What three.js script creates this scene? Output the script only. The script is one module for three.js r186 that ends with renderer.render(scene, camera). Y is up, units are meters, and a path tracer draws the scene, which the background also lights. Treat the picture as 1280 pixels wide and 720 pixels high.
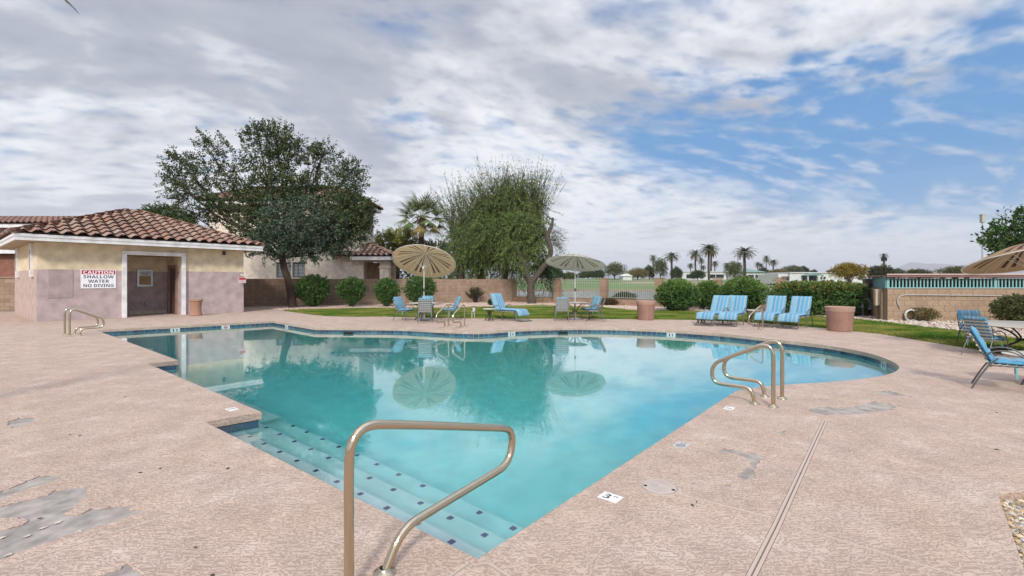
import * as THREE from 'three';
import { mergeGeometries, mergeVertices, toCreasedNormals } from 'three/addons/utils/BufferGeometryUtils.js';
import { RoundedBoxGeometry } from 'three/addons/geometries/RoundedBoxGeometry.js';
import { createNoise2D, createNoise3D } from 'simplex-noise';

// ---------------------------------------------------------------- camera, sky, sun, exposure
const F = 592, CX = 640, HZ = 351, EYE = 1.5;          // focal length and horizon of the photograph in pixels, eye height in metres
const scene = new THREE.Scene();
const camera = new THREE.PerspectiveCamera(2 * Math.atan(360 / F) * 180 / Math.PI, 1280 / 720, 0.05, 20000);
camera.position.set(0, EYE, 0);
camera.lookAt(0, EYE, -10);
camera.setViewOffset(1280, 720, 0, 9, 1280, 720);      // a slight vertical lens shift keeps upright lines upright
camera.updateProjectionMatrix();

const rngOf = (s) => () => { s = (s + 0x6d2b79f5) | 0; let t = Math.imul(s ^ (s >>> 15), 1 | s); t = (t + Math.imul(t ^ (t >>> 7), 61 | t)) ^ t; return ((t ^ (t >>> 14)) >>> 0) / 4294967296; };
const { clamp, lerp, smoothstep } = THREE.MathUtils;
const V = (x, y, z) => new THREE.Vector3(x, y, z);
const n2 = createNoise2D(rngOf(11)), n2b = createNoise2D(rngOf(47)), n3 = createNoise3D(rngOf(5));
const fbm = (x, y, o, n = n2) => { let s = 0, a = 0.5; for (let i = 0; i < o; i++) { s += a * n(x, y); x = x * 2.03 + 17.3; y = y * 2.03 - 9.1; a *= 0.5; } return s; };

const SUN = V(-0.08, 0.56, 0.80).normalize();
const sun = new THREE.DirectionalLight(new THREE.Color(1, 0.93, 0.82), 2.4);
sun.name = 'sun';
sun.position.copy(SUN).multiplyScalar(80);
sun.castShadow = true;
sun.shadow.radius = 16;
Object.assign(sun.shadow.camera, { left: -45, right: 45, top: 45, bottom: -45, near: 1, far: 250 });
sun.shadow.mapSize.set(4096, 4096);
scene.add(sun, sun.target);

function makeSky() {
  const W = 4096, H = 2048, data = new Uint16Array(W * H * 4), half = THREE.DataUtils.toHalfFloat;
  const S = (c) => (c <= 10 ? c / 3294.6 : Math.pow((c / 255 + 0.055) / 1.055, 2.4));
  const col = (r, g, b) => [S(r), S(g), S(b)];
  const BLUE_LOW = col(140, 168, 196), BLUE_MID = col(98, 143, 190), BLUE_TOP = col(64, 106, 162);
  const C_DARK = col(150, 154, 166), C_MID = col(167, 171, 181), C_LIGHT = col(218, 219, 222), C_HOR = col(200, 204, 209);
  const mix = (a, b, t) => [lerp(a[0], b[0], t), lerp(a[1], b[1], t), lerp(a[2], b[2], t)];
  const one = half(1);
  // gaps in the cloud sheet, as directions: [azimuth deg right of the view, elevation deg, half widths, strength]
  const gaps = [[31, 14.5, 16, 4.6, 1.0], [50, 13, 18, 5.5, 0.95], [18, 19, 9, 4, 0.55], [60, 8, 22, 3.2, 0.7], [-11, 29, 6, 3, 0.75], [-24, 33, 9, 3, 0.4], [16, 29, 9, 2, 0.3], [-13, 17, 6, 2.2, 0.3], [100, 35, 26, 10, 0.8], [165, 30, 30, 9, 0.7], [-140, 42, 30, 9, 0.7], [30, 60, 26, 7, 0.5]];
  const puffs = (x, y) => { let v = 0, w = 0.5; for (let o = 0; o < 4; o++) { const q = n2(x, y); v += w * (0.6 * q + 0.4 * (1 - 2 * q * q)); x = x * 2.03 + 5.2; y = y * 2.03 - 3.7; w *= 0.55; } return v; };
  for (let r = 0; r < H; r++) {
    const el = ((r + 0.5) / H - 0.5) * 180, e = el * Math.PI / 180, y = Math.sin(e), ce = Math.cos(e);
    for (let c = 0; c < W; c++) {
      const i = (r * W + c) * 4;
      if (y <= 0) { data[i] = half(0.36); data[i + 1] = half(0.33); data[i + 2] = half(0.29); data[i + 3] = one; continue; }
      const a = ((c + 0.5) / W - 0.5) * 2 * Math.PI, x = Math.cos(a) * ce, z = Math.sin(a) * ce;
      const az = Math.atan2(x, -z) * 180 / Math.PI;
      const k = 1 / (y + 0.13), px = x * k, pz = z * k;
      // the cloud sheet drifts from the upper left to the lower right: noise stretched along that way
      const ca = 0.90, sa = 0.44, sx = px * ca - pz * sa, sz = px * sa + pz * ca;
      const wx = 0.5 * n2(px * 0.5, pz * 0.5), wz = 0.5 * n2(px * 0.5 + 40, pz * 0.5 - 20);
      const big = fbm(sx * 0.40 + wx * 0.8, sz * 0.58 + wz * 0.8, 4, n2b);
      const mid = fbm(sx * 1.25 + wx * 1.1, sz * 1.9 + wz * 1.1, 5);
      const cells = puffs(sx * 3.1 + wx * 0.6, sz * 4.3 + wz * 0.6) - 0.22;            // small puffs of the altocumulus
      let gap = 0;
      for (const [ga, ge, gw, gh, gs] of gaps) {
        const da = ((az - ga + 540) % 360) - 180, qa = (da + 6 * mid + 4 * big) / gw, qe = (el - ge + 3.5 * mid + 1.6 * cells) / gh;
        const q = qa * qa + qe * qe;
        if (q < 6) gap += gs * Math.exp(-q * 0.9);
      }
      const cover = 1.0 + 0.34 * big + 0.32 * mid + 0.46 * cells - 1.02 * gap - 0.10 * smoothstep(az, -10, 50);
      const wisp = smoothstep(fbm(sx * 1.7 + wx * 1.2, sz * 4.2 + wz, 5, n2b) + 0.5 * cells, -0.1, 0.7);
      const al = Math.max(smoothstep(cover, 0.0, 1.0) * 0.97, 0.5 * wisp);
      const sky = el < 14 ? mix(BLUE_LOW, BLUE_MID, smoothstep(el, 1, 14)) : mix(BLUE_MID, BLUE_TOP, smoothstep(el, 14, 34));
      // thickness decides how grey the sheet is
      const thick = 0.27 + 0.58 * big + 0.36 * mid - 0.34 * cells - 0.16 * (1 - smoothstep(el, 7, 20)) * smoothstep(az, -40, -10) + 0.20 * smoothstep(-az, -5, 50) * smoothstep(el, 7, 20);
      const t = clamp(thick, 0, 1);
      let cl = t < 0.5 ? mix(C_LIGHT, C_MID, t * 2) : mix(C_MID, C_DARK, t * 2 - 1);
      cl = mix(cl, C_HOR, 0.72 * (1 - smoothstep(el, 0, 12)));
      let o = mix(sky, cl, al);
      o = mix(o, C_HOR, 0.62 * (1 - smoothstep(el, 0, 7)));
      const d = x * SUN.x + y * SUN.y + z * SUN.z, glow = 0.9 * Math.pow(Math.max(0, d), 9) + 0.28 * Math.pow(Math.max(0, d), 2.2);
      const up = 1 + 1.25 * smoothstep(el, 28, 72);             // brightened above the view to light the ground, as an overcast sheet is overhead
      for (let q = 0; q < 3; q++) data[i + q] = half(o[q] * up * (1 + glow * [1, 0.95, 0.86][q]));
      data[i + 3] = one;
    }
  }
  const t = new THREE.DataTexture(data, W, H, THREE.RGBAFormat, THREE.HalfFloatType);
  t.mapping = THREE.EquirectangularReflectionMapping;
  t.magFilter = t.minFilter = THREE.LinearFilter;
  t.needsUpdate = true;
  return t;
}
scene.background = scene.environment = makeSky();

const renderer = new THREE.WebGLRenderer({ antialias: true });
renderer.setSize(1280, 720);
renderer.toneMapping = THREE.LinearToneMapping;
renderer.toneMappingExposure = 1.35;
renderer.shadowMap.enabled = true;

// ---------------------------------------------------------------- places: a pixel of the photograph and a depth or a plane give a point
const G = (u, v, y = 0) => { const d = (EYE - y) * F / (v - HZ); return V((u - CX) * d / F, y, -d); };      // on level ground of height y
const at = (u, v, d) => V((u - CX) * d / F, EYE - (v - HZ) * d / F, -d);
const onPlane = (u, v, p, n) => { const dir = V((u - CX) / F, -(v - HZ) / F, -1), o = V(0, EYE, 0); return o.addScaledVector(dir, p.clone().sub(o).dot(n) / dir.dot(n)); };
const px2m = (d) => d / F;

// ---------------------------------------------------------------- naming
const used = new Map();
function numbered(n) { const k = used.get(n) ?? 0; used.set(n, k + 1); return k ? n + '_' + String(k).padStart(3, '0') : n; }
function tag(o, label, category, group, kind) {
  if (label) o.userData.label = label;
  if (category) o.userData.category = category;
  if (group) o.userData.group = group;
  if (kind) o.userData.kind = kind;
  return o;
}
function shade(o) { o.castShadow = o.receiveShadow = true; return o; }
function thing(name, label, category, pos = V(0, 0, 0), turn = 0, group) {
  const o = new THREE.Group();
  o.name = numbered(name);
  o.position.copy(pos);
  o.rotation.y = turn;
  scene.add(o);
  return tag(o, label, category, group);
}
function part(name, g, m, parent, label, kind) {
  const geo = Array.isArray(g) ? merged(g) : g;
  const o = shade(new THREE.Mesh(geo, m));
  o.name = numbered(name);
  (parent ?? scene).add(o);
  return tag(o, label, undefined, undefined, kind);
}
const struct = (name, g, m) => part(name, g, m, scene, undefined, 'structure');
function copyOf(src, label, pos, turn, s) {
  const o = src.clone();
  o.name = numbered(src.name.replace(/_\d{3}$/, ''));
  o.traverse((c) => { if (c !== o) { c.name = numbered(c.name.replace(/_\d{3}$/, '')); c.userData = { ...c.userData }; } });
  o.userData = { ...src.userData, label };
  if (pos) o.position.copy(pos);
  if (turn !== undefined) o.rotation.y = turn;
  if (s) o.scale.setScalar(s);
  scene.add(o);
  return o;
}

// ---------------------------------------------------------------- geometry helpers
function metric(g) {                                   // uv in metres from the dominant axis of each face normal
  const p = g.attributes.position, n = g.attributes.normal, uv = new Float32Array(p.count * 2);
  for (let i = 0; i < p.count; i++) {
    const ax = Math.abs(n.getX(i)), ay = Math.abs(n.getY(i)), az = Math.abs(n.getZ(i));
    const [a, b] = ay >= ax && ay >= az ? [p.getX(i), p.getZ(i)] : ax >= az ? [p.getZ(i), p.getY(i)] : [p.getX(i), p.getY(i)];
    uv[i * 2] = a; uv[i * 2 + 1] = b;
  }
  g.setAttribute('uv', new THREE.BufferAttribute(uv, 2));
  return g;
}
function merged(list) {
  const l = list.map((g) => { const h = g.index ? g.toNonIndexed() : g; for (const k of Object.keys(h.attributes)) if (!['position', 'normal', 'uv', 'color'].includes(k)) h.deleteAttribute(k); return h; });
  const colored = l.some((g) => g.attributes.color);
  for (const g of l) if (colored && !g.attributes.color) g.setAttribute('color', new THREE.BufferAttribute(new Float32Array(g.attributes.position.count * 3).fill(1), 3));
  return l.length === 1 ? l[0] : mergeGeometries(l, false);
}
function box(w, h, d, x = 0, y = 0, z = 0, ry = 0) {
  const g = new THREE.BoxGeometry(w, h, d);
  metric(g);
  if (ry) g.rotateY(ry);
  return g.translate(x, y, z);
}
function rbox(w, h, d, r, x = 0, y = 0, z = 0, seg = 2) { return metric(new RoundedBoxGeometry(w, h, d, seg, Math.min(r, w / 2.01, h / 2.01, d / 2.01))).translate(x, y, z); }
function bar(p, q, r, r2 = r, seg = 8) {
  const L = p.distanceTo(q), g = new THREE.CylinderGeometry(r2, r, L, seg, 1);
  g.translate(0, L / 2, 0);
  g.applyQuaternion(new THREE.Quaternion().setFromUnitVectors(V(0, 1, 0), q.clone().sub(p).normalize()));
  return g.translate(p.x, p.y, p.z);
}
function flatBar(p, q, w, t, up = V(0, 1, 0)) {        // a rectangular bar from p to q, w across and t thick along "up"
  const x = q.clone().sub(p), L = x.length(); x.normalize();
  const z = x.clone().cross(up).normalize(), y = z.clone().cross(x);
  const g = new THREE.BoxGeometry(L, t, w); metric(g);
  g.applyMatrix4(new THREE.Matrix4().makeBasis(x, y, z));
  const m = p.clone().add(q).multiplyScalar(0.5);
  return g.translate(m.x, m.y, m.z);
}
function tube(pts, r, seg = 40, rad = 8, tension = 0.5, closed = false) { return new THREE.TubeGeometry(new THREE.CatmullRomCurve3(pts, closed, tension === 'c' ? 'centripetal' : 'catmullrom', tension === 'c' ? 0.5 : tension), seg, r, rad, closed); }
function taperTube(pts, r0, r1, seg = 10, rad = 7, bump = 0, rnd = null) {
  const c = new THREE.CatmullRomCurve3(pts), fr = c.computeFrenetFrames(seg, false), pos = [], idx = [], uv = [];
  let len = 0; const P = new THREE.Vector3(), Q = new THREE.Vector3();
  for (let i = 0; i <= seg; i++) {
    c.getPoint(i / seg, P); if (i) len += P.distanceTo(Q); Q.copy(P);
    const r = lerp(r0, r1, i / seg);
    for (let k = 0; k <= rad; k++) {
      const a = (k % rad) / rad * Math.PI * 2, rr = r * (1 + bump * n3(P.x * 2 + Math.cos(a), P.y * 1.2, P.z * 2 + Math.sin(a)));
      const nx = fr.normals[i], bx = fr.binormals[i];
      pos.push(P.x + rr * (Math.cos(a) * nx.x + Math.sin(a) * bx.x), P.y + rr * (Math.cos(a) * nx.y + Math.sin(a) * bx.y), P.z + rr * (Math.cos(a) * nx.z + Math.sin(a) * bx.z));
      uv.push(k / rad * r0 * 6, len);
      if (i && k < rad) { const b = i * (rad + 1) + k, d = b - rad - 1; idx.push(d, b, d + 1, b, b + 1, d + 1); }
    }
  }
  const g = new THREE.BufferGeometry();
  g.setAttribute('position', new THREE.Float32BufferAttribute(pos, 3));
  g.setAttribute('uv', new THREE.Float32BufferAttribute(uv, 2));
  g.setIndex(idx);
  g.computeVertexNormals();
  return g;
}
function lathe(prof, seg = 32) { return new THREE.LatheGeometry(prof.map(([x, y]) => new THREE.Vector2(x, y)), seg); }
// shapes lie on the ground: shape x = world x, shape y = -world z (depth)
const shapeOf = (pts) => new THREE.Shape(pts.map((p) => new THREE.Vector2(p.x, -p.z)));
const holeOf = (pts) => new THREE.Path(pts.map((p) => new THREE.Vector2(p.x, -p.z)));
function sheet(pts, y, holes = []) { const s = shapeOf(pts); s.holes = holes.map(holeOf); return new THREE.ShapeGeometry(s).rotateX(-Math.PI / 2).translate(0, y, 0); }
function slab(pts, y0, y1, holes = [], bevel = 0) {
  const s = shapeOf(pts); s.holes = holes.map(holeOf);
  const g = new THREE.ExtrudeGeometry(s, { depth: y1 - y0 - bevel * 2, bevelEnabled: bevel > 0, bevelThickness: bevel, bevelSize: bevel, bevelOffset: -bevel, bevelSegments: 2 });
  return metric(g.rotateX(-Math.PI / 2).translate(0, y0 + bevel, 0));
}
function inside(pts, x, z) { let c = false; for (let i = 0, j = pts.length - 1; i < pts.length; j = i++) { const a = pts[i], b = pts[j]; if ((a.z > z) !== (b.z > z) && x < (b.x - a.x) * (z - a.z) / (b.z - a.z) + a.x) c = !c; } return c; }
function area(pts) { let s = 0; pts.forEach((p, i) => { const q = pts[(i + 1) % pts.length]; s += p.x * q.z - q.x * p.z; }); return s / 2; }
function grow(pts, d) {                                 // the outline moved outwards by d
  const s = Math.sign(area(pts)), n = pts.length, out = [];
  for (let i = 0; i < n; i++) {
    const a = pts[(i + n - 1) % n], b = pts[i], c = pts[(i + 1) % n];
    const e1 = V(b.x - a.x, 0, b.z - a.z).normalize(), e2 = V(c.x - b.x, 0, c.z - b.z).normalize();
    const m1 = V(e1.z, 0, -e1.x).multiplyScalar(s), m2 = V(e2.z, 0, -e2.x).multiplyScalar(s), m = m1.clone().add(m2).normalize();
    out.push(b.clone().addScaledVector(m, d / Math.max(0.5, m.dot(m1))));
  }
  return out;
}
function tint(g, r, gg, b) { const n = g.attributes.position.count, a = new Float32Array(n * 3); for (let i = 0; i < n; i++) { a[i * 3] = r; a[i * 3 + 1] = gg; a[i * 3 + 2] = b; } g.setAttribute('color', new THREE.BufferAttribute(a, 3)); return g; }

// ---------------------------------------------------------------- textures and materials
function dataMap(w, h, f, srgb = false) {               // f(x, y) -> value or [r, g, b] in 0..1
  const d = new Uint8Array(w * h * 4);
  for (let y = 0; y < h; y++) for (let x = 0; x < w; x++) {
    const c = f(x, y), i = (y * w + x) * 4;
    if (typeof c === 'number') d[i] = d[i + 1] = d[i + 2] = clamp(c, 0, 1) * 255; else for (let k = 0; k < 3; k++) d[i + k] = clamp(c[k], 0, 1) * 255;
    d[i + 3] = 255;
  }
  const t = new THREE.DataTexture(d, w, h);
  t.wrapS = t.wrapT = THREE.RepeatWrapping;
  t.magFilter = t.minFilter = THREE.LinearFilter;
  if (srgb) t.colorSpace = THREE.SRGBColorSpace;
  t.needsUpdate = true;
  return t;
}
// seamless noise: blends the field with itself across the border
function seamless(w, h, f) {
  const a = new Float32Array(w * h), m = Math.floor(w * 0.12);
  for (let y = 0; y < h; y++) for (let x = 0; x < w; x++) {
    let v = f(x, y);
    if (x < m) v = lerp(f(x + w, y), v, x / m);
    if (y < m) { let u = f(x, y + h); if (x < m) u = lerp(f(x + w, y + h), u, x / m); v = lerp(u, v, y / m); }
    a[y * w + x] = v;
  }
  return (x, y) => a[((y + h) % h) * w + ((x + w) % w)];
}
const std = (o) => new THREE.MeshStandardMaterial({ roughness: 0.85, ...o });
const rgb = (r, g, b) => new THREE.Color().setRGB(r, g, b);
const rep = (t, m) => { const c = t.clone(); c.repeat.set(1 / m, 1 / m); c.needsUpdate = true; return c; };

const stuccoH = seamless(512, 512, (x, y) => 0.5 + 0.5 * fbm(x / 9, y / 9, 3) + 0.35 * fbm(x / 40, y / 40, 2));
const stuccoBump = rep(dataMap(512, 512, (x, y) => 0.5 + 0.4 * (stuccoH(x, y) - 0.5)), 1.6);
const mott = seamless(512, 512, (x, y) => fbm(x / 120, y / 120, 5) + 0.25 * fbm(x / 12, y / 12, 2));
const mottMap = rep(dataMap(512, 512, (x, y) => { const v = 0.86 + 0.26 * mott(x, y); return [v, v * (1 - 0.03 * mott(x, y)), v]; }), 2.7);
const stucco = (r, g, b, o = {}) => std({ color: rgb(r, g, b), map: mottMap, bumpMap: stuccoBump, bumpScale: 0.022, roughness: 0.95, ...o });
const blockGrain = seamless(512, 512, (x, y) => fbm(x / 5, y / 5, 3) * 0.6 + fbm(x / 70, y / 70, 3));
const grainMap = rep(dataMap(512, 512, (x, y) => 0.84 + 0.2 * blockGrain(x, y)), 1.1);
const grainBump = rep(dataMap(512, 512, (x, y) => 0.5 + 0.5 * blockGrain(x, y)), 1.1);
const gritty = (r, g, b, o = {}) => std({ color: rgb(r, g, b), map: grainMap, bumpMap: grainBump, bumpScale: 0.006, roughness: 0.95, ...o });
const barkN = seamless(256, 256, (x, y) => fbm(x / 10, y / 42, 4));
const barkMap = rep(dataMap(256, 256, (x, y) => 0.72 + 0.5 * barkN(x, y)), 0.9), barkBump = rep(dataMap(256, 256, (x, y) => 0.5 + 0.7 * barkN(x, y)), 0.9);
const bark = (r, g, b) => std({ color: rgb(r, g, b), map: barkMap, bumpMap: barkBump, bumpScale: 0.05, roughness: 0.95 });
const leafMat = new THREE.MeshPhysicalMaterial({ color: 0xffffff, vertexColors: true, roughness: 0.6, specularIntensity: 0.25 });
const dullLeaf = std({ color: 0xffffff, vertexColors: true, roughness: 0.8 });
const whitePaint = std({ color: rgb(0.84, 0.845, 0.85), map: mottMap, roughness: 0.6 });
const darkMetal = std({ color: rgb(0.05, 0.045, 0.045), roughness: 0.5, metalness: 0.3 });
const greyFrame = std({ color: rgb(0.14, 0.135, 0.135), roughness: 0.42, metalness: 0.5 });
const railMetal = std({ color: rgb(0.54, 0.455, 0.335), metalness: 1, roughness: 0.2, roughnessMap: rep(dataMap(256, 256, (x, y) => 0.75 + 0.5 * fbm(x / 30, y / 5, 4)), 0.35), bumpMap: grainBump, bumpScale: 0.0006 });
const glassDark = new THREE.MeshPhysicalMaterial({ color: rgb(0.03, 0.04, 0.05), roughness: 0.06, specularIntensity: 1 });
const blackHole = std({ color: rgb(0.012, 0.012, 0.012), roughness: 0.9 });

// ---------------------------------------------------------------- the pool outline (edge of the coping), on the deck plane
const farCurve = new THREE.CatmullRomCurve3([G(393, 409.3), G(440, 409.6), G(500, 410.3), G(560, 413.2), G(600, 414.2), G(652, 411), G(724, 409.2), G(810, 411.2), G(900, 416.9), G(971, 424.4), G(1035, 431.9), G(1084, 441), G(1112, 450.5), G(1123, 458), G(1117, 465), G(1091, 471.5), G(1040, 477), G(982, 480.5), G(945, 484), G(919, 488.5)], false, 'centripetal').getPoints(90);
const pool = [G(597, 697), G(257, 527), G(328, 514.9), G(184.6, 454.3), G(223.7, 450.4), G(119.5, 412.4), G(340.6, 400.8), ...farCurve];
const WATER = -0.155, FLOOR = -1.12;
const eR = V(0.6376, 0, -0.7703), eL = V(-0.7703, 0, -0.6376);    // along the near right edge, along the near left edge

// lawn and beds
const lawnFar = [G(355, 387.9), G(393, 386.7), G(440, 385.7), G(480, 385.2), G(570, 385), G(636, 382), G(680, 381), G(694, 382), G(748, 384.2), G(795, 388.2), G(860, 389.3), G(900, 390), G(980, 393.5), G(1065, 398.7), G(1100, 402.3), G(1190, 413), G(1260, 422), G(1330, 432)];
const deckFar = [G(355, 388.3), G(366, 390), G(392, 393.8), G(410, 395.3), G(440, 396), G(480, 395.8), G(590, 398), G(640, 398.4), G(719, 398.4), G(860, 399.8), G(940, 403), G(1017, 409), G(1100, 417.5), G(1193, 432.7), G(1260, 444), G(1330, 457)];
const bedNear = [G(1247, 617), G(1340, 607), V(3.55, 0, -1.6), V(2.05, 0, -1.75)];

// patches where the deck coating has come away, from the photograph, with ragged outlines
function ragged(pts, step, amp, seed) {
  const out = [], r = rngOf(seed);
  pts.forEach((p, i) => { const q = pts[(i + 1) % pts.length], L = p.distanceTo(q), n = Math.max(1, Math.round(L / step)); const nx = (q.z - p.z) / L, nz = -(q.x - p.x) / L; for (let k = 0; k < n; k++) { const o = k ? amp * (r() - 0.5) * 3.4 : 0; out.push(V(lerp(p.x, q.x, k / n) + nx * o, 0, lerp(p.z, q.z, k / n) + nz * o)); } });
  return out;
}
const z1 = (x, y) => G(x / 3.765, 540 + y / 3.765), z4 = (x, y) => G(660 + x / 2.667, 400 + y / 2.667), z0 = (x, y) => G(x / 3.765, 380 + y / 3.765);
const patches = [
  ragged([z1(-80, 330), z1(0, 282), z1(95, 243), z1(190, 204), z1(305, 196), z1(288, 216), z1(180, 252), z1(70, 288), z1(-80, 352)], 0.03, 0.007, 1),
  ragged([z1(-120, 372), z1(0, 350), z1(120, 318), z1(225, 292), z1(262, 270), z1(375, 256), z1(416, 250), z1(416, 292), z1(352, 348), z1(302, 386), z1(385, 383), z1(432, 357), z1(540, 348), z1(622, 338), z1(606, 360), z1(692, 366), z1(560, 410), z1(430, 452), z1(300, 488), z1(170, 536), z1(60, 578), z1(-120, 640), z1(-120, 480), z1(0, 462), z1(108, 432), z1(130, 408), z1(60, 400), z1(-120, 412)], 0.03, 0.008, 2),
  ragged([z1(415, 684), z1(545, 650), z1(600, 616), z1(680, 664), z1(720, 720), z1(600, 760), z1(430, 740)], 0.025, 0.006, 3),
  ragged([z0(35, 556), z0(90, 535), z0(168, 531), z0(152, 558), z0(100, 566), z0(62, 584)], 0.04, 0.01, 4),
  ragged([z4(632, 438), z4(652, 425), z4(722, 435), z4(795, 455), z4(768, 476), z4(754, 496), z4(757, 526), z4(718, 530), z4(696, 515), z4(742, 482), z4(738, 466), z4(700, 448)], 0.025, 0.008, 5),
  ragged([z4(632, 546), z4(688, 546), z4(662, 557)], 0.02, 0.005, 6),
  ragged([z4(820, 375), z4(862, 365), z4(848, 383)], 0.02, 0.005, 7),
  ragged([z4(925, 297), z4(975, 287), z4(1065, 290), z4(1150, 269), z4(1245, 285), z4(1205, 300), z4(1110, 313), z4(960, 316)], 0.05, 0.015, 8),
  ragged([z4(935, 262), z4(1000, 262), z4(985, 271)], 0.04, 0.01, 9),
  ragged([z4(1140, 236), z4(1200, 235), z4(1282, 256), z4(1180, 249)], 0.05, 0.012, 10),
];
const jointLine = (a, b, w) => { const d = b.clone().sub(a).normalize(), n = V(d.z, 0, -d.x).multiplyScalar(w / 2); return [a.clone().add(n), b.clone().add(n), b.clone().sub(n), a.clone().sub(n)]; };
const joints = [[z1(-60, 660), z1(1400, 205)], [G(562, 721), G(586, 703.5)], [G(611, 704.5), G(645, 726)], [z4(492, 578), z4(812, 659)], [G(986, 656), G(900 + 985 / 3.273, 500 + 722 / 3.273)], [z4(520, 372), z4(918, 438)], [z4(964, 453), G(1243, 615.5)]].map(([a, b]) => jointLine(a, b, 0.020));

// deck: one sheet of coating with the pool, the bare patches, the joints and the planting bed left out
const deckOutline = [V(-45, 0, 5), V(14, 0, 5), V(20, 0, -4), ...[...deckFar].reverse(), G(344, 386.9), G(322, 384.4), G(312, 383.9), V(-16.5, 0, -30), V(-24.2, 0, -22.6), V(-45, 0, -22.6)];
const DS = 2048, lace = seamless(DS, DS, (x, y) => fbm(x / 11 + 1.2 * n2b(x / 36, y / 36), y / 11, 4));
const laceBig = seamless(DS, DS, (x, y) => fbm(x / 260, y / 260, 4)), laceHue = seamless(DS, DS, (x, y) => fbm(x / 380 + 31, y / 380, 3)), speck = seamless(DS, DS, (x, y) => n2b(x / 5.5, y / 5.5));
const laceV = (x, y) => smoothstep(lace(x, y) + 0.12 * laceBig(x, y), -0.10, 0.04);
const deckMap = dataMap(DS, DS, (x, y) => { const t = laceV(x, y), h = laceHue(x, y), k = laceBig(x, y), white = 0.22 * smoothstep(k + 0.25 * lace(x, y), 0.34, 0.6) * t, dirt = smoothstep(speck(x, y), 0.86, 0.93) * 0.25 * smoothstep(h, 0.0, 0.3); const b = (1 + 0.05 * k + 0.05 * blockGrain(x % 512, y % 512)) * (1 - dirt) * 0.905, w = 0.5 + 0.5 * k; const c = [lerp(0.70, 0.805, t), lerp(0.603, 0.71 + 0.008 * w, t) * (1 - 0.015 * h), lerp(0.547, 0.642 + 0.02 * w, t) * (1 - 0.035 * h)]; return c.map((v, q) => lerp(v, [0.87, 0.83, 0.80][q], white) * b); }, true);
const deckBump = dataMap(DS, DS, (x, y) => 0.2 + 0.6 * laceV(x, y) + 0.1 * blockGrain(x % 512, y % 512));
const deckMat = std({ map: rep(deckMap, 5.2), bumpMap: rep(deckBump, 5.2), bumpScale: 0.003, roughness: 0.9 });
const concN = seamless(512, 512, (x, y) => fbm(x / 90, y / 90, 4) + 0.35 * fbm(x / 4, y / 4, 2));
const concMat = new THREE.MeshPhysicalMaterial({ specularIntensity: 0.15, color: rgb(0.40, 0.36, 0.33), map: rep(dataMap(512, 512, (x, y) => 0.82 + 0.42 * concN(x, y)), 1.3), bumpMap: rep(dataMap(512, 512, (x, y) => 0.5 + 0.4 * concN(x, y)), 1.3), bumpScale: 0.003, roughness: 0.9 });
const stripPath = [z4(990, 335), z4(825, 693), G(938, 722), G(880, 800)];
const stripHole = (() => { const out = [], n = stripPath.length, off = (s) => stripPath.map((p, i) => { const a = stripPath[Math.max(0, i - 1)], b = stripPath[Math.min(n - 1, i + 1)], d = b.clone().sub(a).normalize(); return p.clone().add(V(d.z, 0, -d.x).multiplyScalar(s)); }); out.push(...off(0.024), ...off(-0.024).reverse()); return out; })();
struct('pool_deck', slab(deckOutline, -0.085, 0, [grow(pool, 0.006), ...patches, ...joints, stripHole, bedNear], 0.004), deckMat);
{ // bare concrete under the lost coating, and the filler of the joints
  const under = patches.map((p) => sheet(grow(p, 0.03), -0.009));
  struct('bare_concrete', under.map(metric), concMat);
  struct('joint_filler', joints.map((p) => metric(sheet(grow(p, 0.01), -0.006))), std({ color: rgb(0.36, 0.31, 0.275), roughness: 0.95 }));
  struct('joint_bead', joints.map((p) => flatBar(p[0].clone().lerp(p[3], 0.35).setY(-0.002), p[1].clone().lerp(p[2], 0.35).setY(-0.003), 0.008, 0.008)), std({ color: rgb(0.52, 0.43, 0.37), roughness: 0.95 }));
  // the narrow drain strip set into the deck: two plastic rails with a slot between them
  const strip = thing('deck_drain', 'narrow straight drain strip set flush into the deck on the right', 'drain');
  const rails = [-0.0115, 0.0145].map((o) => { const l = []; for (let i = 0; i + 1 < stripPath.length; i++) { const a = stripPath[i], b = stripPath[i + 1], d = b.clone().sub(a).normalize(), n = V(d.z, 0, -d.x).multiplyScalar(o); l.push(flatBar(a.clone().add(n).setY(-0.004), b.clone().add(n).setY(-0.004), 0.017, 0.016)); } return l; });
  const cream = std({ color: rgb(0.47, 0.38, 0.325), roughness: 0.95 });
  rails.forEach((l) => part('side_rail', l, cream, strip));
  part('slot', metric(sheet(grow(stripHole, 0.004), -0.011)), std({ color: rgb(0.42, 0.34, 0.29) }), strip);
}
// ground under everything, out to the horizon
const dirtN = seamless(512, 512, (x, y) => fbm(x / 60, y / 60, 5) + 0.3 * fbm(x / 4, y / 4, 2));
const dirtMap = dataMap(512, 512, (x, y) => { const v = 0.8 + 0.25 * dirtN(x, y); return [v, v * 0.97, v * 0.94]; });
const dirtMat = std({ color: rgb(0.36, 0.27, 0.215), map: rep(dirtMap, 3), roughness: 1 });
struct('ground', metric(sheet([V(-9000, 0, 3000), V(9000, 0, 3000), V(9000, 0, -15000), V(-9000, 0, -15000)], -0.06, [grow(pool, 0.2), [V(-74, 0, -36.8), V(94, 0, -36.8), V(119, 0, -83.5), V(-89, 0, -83.5)]])), dirtMat);
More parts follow.
